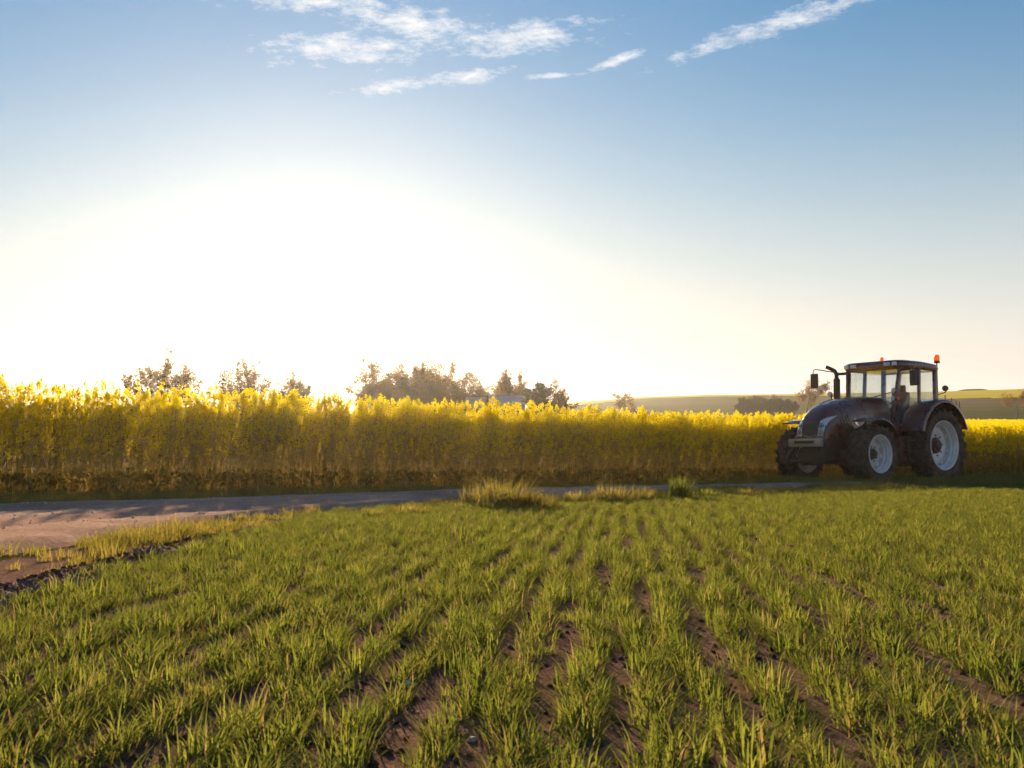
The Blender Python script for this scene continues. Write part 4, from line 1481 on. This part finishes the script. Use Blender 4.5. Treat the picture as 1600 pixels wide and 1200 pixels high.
def build_trees():
    g = 'trees standing behind the rapeseed field'
    make_tree('field_tree', 'airy round tree, leftmost of the trees on the skyline', 250, 546, 96, 96, 'open', g, .12, 21, 1.0)
    make_tree('field_tree', 'thin open tree, second from the left on the skyline', 374, 556, 96, 92, 'open', g, .25, 22, .75)
    make_tree('field_tree', 'small wispy tree next to a round bush near the sun', 452, 577, 106, 44, 'open', g, .2, 23, .7)
    make_tree('field_bush', 'small rounded bush under the wispy tree near the sun', 452, 598, 102, 40, 'shrub', 'bushes behind the rapeseed field', .05, 24, .8)
    make_tree('field_tree', 'thin leaning tree at the left end of the big clump', 556, 566, 102, 66, 'open', g, .45, 25, .8)
    make_tree('field_tree', 'wide open tree on the left of the big clump', 596, 560, 106, 80, 'open', g, .35, 26, 1.0)
    make_tree('field_tree', 'tall leafy tree in the middle of the big clump', 640, 558, 102, 82, 'open', g, .3, 27, 1.25)
    make_tree('field_tree', 'leafy tree on the right of the big clump', 684, 562, 106, 74, 'open', g, .3, 28, 1.3)
    make_tree('field_tree', 'faint thin tree at the right end of the big clump', 718, 580, 109, 44, 'poplar', g, .3, 29, .7)
    make_tree('field_bush', 'dark rounded bush low in the left of the big clump', 612, 592, 101, 40, 'shrub', 'bushes behind the rapeseed field', .05, 30, 1.0)
    make_tree('field_bush', 'dark rounded bush low in the right of the big clump', 668, 588, 101, 50, 'shrub', 'bushes behind the rapeseed field', .05, 31, 1.0)
    make_tree('field_tree', 'fan of slim upright trunks left of the barn roof', 758, 574, 109, 44, 'poplar', g, .25, 32, .8)
    make_tree('field_tree', 'leafier slim upright tree just behind the barn roof', 790, 574, 118, 44, 'poplar', g, .2, 33, 1.1)
    make_tree('field_bush', 'dark dense bush at the right end of the barn', 832, 597, 102, 32, 'shrub', 'bushes behind the rapeseed field', .1, 34, 1.0)
    make_tree('field_tree', 'small tree leaning right beside the dark dense bush', 852, 592, 102, 34, 'open', g, .7, 35, 1.1)
    make_tree('field_tree', 'lone bushy tree in front of the far hillside', 984, 612, 190, 30, 'dense', g, .1, 36, .8)
    make_tree('field_tree', 'round leafy tree behind the tractor exhaust', 1258, 592, 230, 44, 'dense', g, .1, 37, 1.0)
    make_tree('field_tree', 'loose leafy tree at the right edge of the picture', 1588, 605, 210, 46, 'dense', g, .0, 38, .9)
    # dark windbreak below the far hill
    pos = [(1157, 621, 22), (1170, 618, 24), (1183, 621, 22), (1196, 622, 22), (1208, 616, 26), (1220, 619, 22), (1231, 622, 20), (1240, 626, 16)]
    words = ['first', 'second', 'third', 'fourth', 'fifth', 'sixth', 'seventh', 'eighth']
    for i, (px, row, w) in enumerate(pos):
        make_tree('windbreak_tree', 'dark bushy tree, %s from the left in the windbreak left of the tractor' % words[i], px, row, 240 + 2 * (i % 3), w, 'hedge', 'trees of the windbreak', 0, 50 + i)
    for i, (px, row) in enumerate(((1477, 618), (1487, 622), (1494, 625), (1499, 627))):
        make_tree('young_conifer', 'small spindly conifer, %s from the left above the rear fender' % words[i], px, row, 236, 7, 'conifer', 'young conifers behind the tractor', 0, 70 + i, .25)


build_trees()


# ------------------------------------------------------------------ far buildings
def house(name, label, px, row_ridge, d, length, depth, wall_h, roof_h, wall_m, roof_m, rot=0.0):
    x = (px - 800) / FPX * d
    zg = gz1(x, d)
    ridge = ZC + (HOR - row_ridge) / FPX * d
    base = empty(name, (x, d, ridge - wall_h - roof_h), (0, 0, rot))
    tag(base, label, 'building', 'farm buildings')
    dz = (ridge - wall_h - roof_h) - zg
    mb = MB(); mb.box((0, 0, (wall_h - dz - 0.5) / 2 - 0), (length, depth, wall_h + dz + 0.5)); mb.build('wall', wall_m, base)
    mb = MB()
    h, w = length / 2 + .3, depth / 2 + .35
    mb.slab([(-h, -w, wall_h - .1), (h, -w, wall_h - .1), (h, 0, wall_h + roof_h), (-h, 0, wall_h + roof_h)], .08)
    mb.slab([(h, w, wall_h - .1), (-h, w, wall_h - .1), (-h, 0, wall_h + roof_h), (h, 0, wall_h + roof_h)], .08)
    mb.build('roof', roof_m, base, smooth=0)
    for s in (-1, 1):
        mb = MB(); mb.add([(s * length / 2, -depth / 2, wall_h), (s * length / 2, depth / 2, wall_h), (s * length / 2, 0, wall_h + roof_h - .1)], [(0, 1, 2)]); mb.build('gable', wall_m, base, smooth=0)
    for i in range(3):
        mb = MB(); mb.box((-length * .3 + i * length * .3, -depth / 2 - .02, wall_h * .6), (length * .1, .06, wall_h * .3)); mb.build('window', M['window_dark'], base)
    return base


house('barn', 'grey barn roof showing above the rapeseed below the slim trees', 793, 619.5, 106, 3.1, 4.0, 2.2, 0.75, M['barn_wall'], M['barn_roof'], .06)
house('barn', 'smaller low barn roof left of the slim upright trunks', 738, 622, 108, 2.2, 3.4, 2.0, .6, M['barn_wall'], M['barn_roof'], -.1)
house('white_shed', 'long low white farm shed at the foot of the far hill', 1247, 653.5, 225, 4.2, 3.0, 0.9, .55, M['white_wall'], M['white_wall'], .05)


# ------------------------------------------------------------------ single plants, clods and stones
def img_point(px, row):
    """ground point seen at a pixel of the photograph (near sloping plane)"""
    d = 0.54 / ((row - HOR) / FPX - 0.032)
    return (px - 800) / FPX * d, d


CL = [(790, 796, 0.46, 0.52, 'widest, tallest tuft of rough grass beside the road'),
      (748, 792, 0.34, 0.34, 'rough grass tuft on the left flank of the widest tuft'),
      (838, 796, 0.30, 0.38, 'rough grass tuft on the right flank of the widest tuft'),
      (905, 786, 0.24, 0.34, 'low rough tuft midway between the two big roadside tufts'),
      (962, 786, 0.33, 0.48, 'broad bushy grass tuft in the middle of the near verge'),
      (1005, 783, 0.27, 0.34, 'low grass tuft right of the broad bushy tuft'),
      (1062, 780, 0.44, 0.24, 'narrow upright light green tuft on the near verge'),
      (1108, 778, 0.20, 0.32, 'low dark tuft right of the narrow upright tuft'),
      (1165, 776, 0.20, 0.34, 'low tuft on the near verge closest to the tractor wheel'),
      (650, 804, 0.16, 0.34, 'low tuft at the road edge left of the widest tuft'),
      (592, 808, 0.14, 0.28, 'small flat tuft at the road edge, left of the other tufts'),
      (228, 842, 0.12, 0.24, 'small bright tuft on the verge above the bare earth ridge')]
for i, (px, row, h, w, lab) in enumerate(CL):
    x, y = img_point(px, row)
    random.seed(300 + i)
    upright = 'upright' in lab
    me = tuft_mesh('clump%d' % i, [M['verge_leaf'] if not upright else M['crop_leaf'], M['crop_dry']], n=int(260 + 500 * w * h * 4), spread=w * .62, hmin=h * .35, hmax=h * 1.15, width=.008,
                   lean=.30 if upright else .62, seg=4, dry=.22 if not upright else .05, wind=(.18, 0))
    o = link_mesh('grass_tuft', me); o.location = (x, y, gz1(x, y)); tag(o, lab, 'grass tuft', 'rough grass tufts on the near verge')


def build_ridge():
    # turned-up earth along the field edge
    random.seed(9)
    ys = np.arange(3.2, 8.6, 0.011); nw = 25
    V = []; F = []
    for i, y in enumerate(ys):
        xc = -2.03 - 0.03 * math.sin(y * 1.3)
        endf = min(1, (8.6 - y) / 1.5) * min(1, 1)
        for j in range(nw):
            t = j / (nw - 1) * 2 - 1
            x = xc + t * (0.17 + .05 * mnoise.noise((y * 1.1, 0, 2)))
            hgt = (0.032 + .05 * mnoise.noise((y * 1.7, 3, 1))) * max(0, 1 - t * t) ** .8 * endf
            hgt += (0.020 * mnoise.noise((x * 14, y * 14, 0)) + .030 * mnoise.noise((x * 38, y * 38, 0)) + .018 * mnoise.noise((x * 90, y * 90, 0))) * (1 - t ** 4) * endf
            V.append((x, y, gz1(x, y) - .012 + hgt))
    n = len(ys)
    for i in range(n - 1):
        for j in range(nw - 1):
            F.append((i * nw + j, i * nw + j + 1, (i + 1) * nw + j + 1, (i + 1) * nw + j))
    me = np_mesh('earth_ridge', V, [np.array(F)], [M['ridge']], smooth=True)
    tag(link_mesh('earth_ridge', me), kind='structure')


M['ridge'] = earth('ridge_soil', (0.17, 0.085, 0.07), (0.42, 0.26, 0.215), (0.29, 0.165, 0.135), scale=5, fine=50, bump=.02)
build_ridge()


def stone_mesh(name, seed, r):
    rs = random.Random(seed)
    bm = bmesh.new(); bmesh.ops.create_icosphere(bm, subdivisions=2, radius=r)
    for v in bm.verts:
        n = mnoise.noise(v.co / r * 1.3 + Vector((seed, 0, 0)))
        v.co *= 1 + .35 * n
        v.co.z *= .62
    me = bpy.data.meshes.new(name); bm.to_mesh(me); bm.free(); me.materials.append(M['stone'])
    return me


STN = [(1270, 1031, .014, 'pale stone lying in the bare wheel mark, lower right'), (1216, 978, .010, 'small white stone higher up the bare wheel mark'),
       (640, 1065, .012, 'small pale stone in the bare soil, left of centre'), (1478, 1062, .012, 'small pale stone on bare soil at the lower right'),
       (738, 1152, .009, 'tiny pale stone low in the middle of the crop')]
for i, (px, row, r, lab) in enumerate(STN):
    x, y = img_point(px, row)
    o = link_mesh('stone', stone_mesh('stone%d' % i, i + 1, r)); o.location = (x, y, gz1(x, y) + r * .35); tag(o, lab, 'stone', 'pale stones in the field')


def build_gravel():
    var = [stone_mesh('grit%d' % i, 20 + i, 1.0) for i in range(5)]
    coll = variant_collection('gravel_stone', var)
    n = 12000
    x = rng.uniform(-7, 6, n); y = rng.uniform(3, 24, n)
    lo = poly_y(ROAD_LO, x); up = poly_y(ROAD_UP, x)
    t = (y - lo) / (up - lo)
    k = (t > .02) & (t < .98)
    k &= rng.random(n) < np.where(np.abs(t - .5) < .15, .9, .35)
    xa, ya = x[k], y[k]
    bm = bmesh.new(); bm.from_mesh(road.data); bv = BVHTree.FromBMesh(bm); bm.free()
    za = []
    for px, py in zip(xa, ya):
        l, nn_, i, dd = bv.ray_cast(Vector((px, py, 5)), Vector((0, 0, -1)))
        za.append(l.z if l is not None else gz1(px, py))
    nn = len(xa)
    s = np.minimum(rng.gamma(1.6, .0026, nn), .012)
    rot = rng.uniform(0, 6.28, (nn, 3)) * np.array([.1, .1, 1])
    scatter('gravel', coll, np.stack([xa, ya, np.array(za) + s * .3], 1), rot, np.stack([s, s, s], 1), rng.integers(0, 5, nn), 'fine pale gravel strewn over the dirt road', 'gravel')


def build_clods():
    var = []
    for i in range(6):
        me = stone_mesh('clod%d' % i, 40 + i, 1.0); me.materials[0] = M['soil']; var.append(me)
    coll = variant_collection('soil_clod', var)
    m = 26000
    xc = rng.uniform(-2.2, 7, m); yc = 1.4 + 11 * rng.random(m) ** 1.7
    kk = (np.abs(xc / yc) < .52) & (yc < poly_y(ROAD_LO, xc) - .8)
    xc, yc = xc[kk], yc[kk]
    # crumbs on the turned-up ridge
    mr = 350
    yr = rng.uniform(3.2, 8.6, mr); xr = -2.03 - .03 * np.sin(yr * 1.3) + rng.normal(0, .10, mr)
    xx = np.concatenate([xc, xr]); yy = np.concatenate([yc, yr])
    s = np.concatenate([np.minimum(rng.gamma(1.8, .0030, len(xc)), .011), np.minimum(rng.gamma(2.0, .005, mr), .014)])
    z = gz(xx, yy) + np.concatenate([np.full(len(xc), .001), .05 * np.exp(-((xr + 2.03) / .1) ** 2) * np.clip((8.6 - yr) / 1.5, 0, 1)])
    nn = len(xx)
    rot = rng.uniform(0, 6.28, (nn, 3)) * np.array([.15, .15, 1])
    scatter('soil_clods', coll, np.stack([xx, yy, z], 1), rot, np.stack([s, s, s * .9], 1), rng.integers(0, 6, nn), 'crumbly reddish brown soil clods between the cereal rows', 'soil')


build_clods()
build_gravel()


# ------------------------------------------------------------------ haze
def build_haze():
    m, nt, N, L = new_mat('haze')
    out = N('ShaderNodeOutputMaterial'); pv = N('ShaderNodeVolumePrincipled')
    pv.inputs['Color'].default_value = (1.0, 0.94, 0.90, 1)
    pv.inputs['Density'].default_value = HAZE_DENSITY
    pv.inputs['Anisotropy'].default_value = HAZE_G
    L(pv.outputs[0], out.inputs['Volume'])
    mb = MB()
    z0, z1 = -40.0, 26.0
    mb.box((0, 0, (z0 + z1) / 2), (3100, 3100, z1 - z0))
    o = mb.build('haze', m, smooth=0)
    tag(o, kind='stuff')
    o['label'] = 'thin warm evening haze filling the air over the fields'
    o['category'] = 'haze'


HAZE_DENSITY = 0.00012
HAZE_G = 0.74
build_haze()
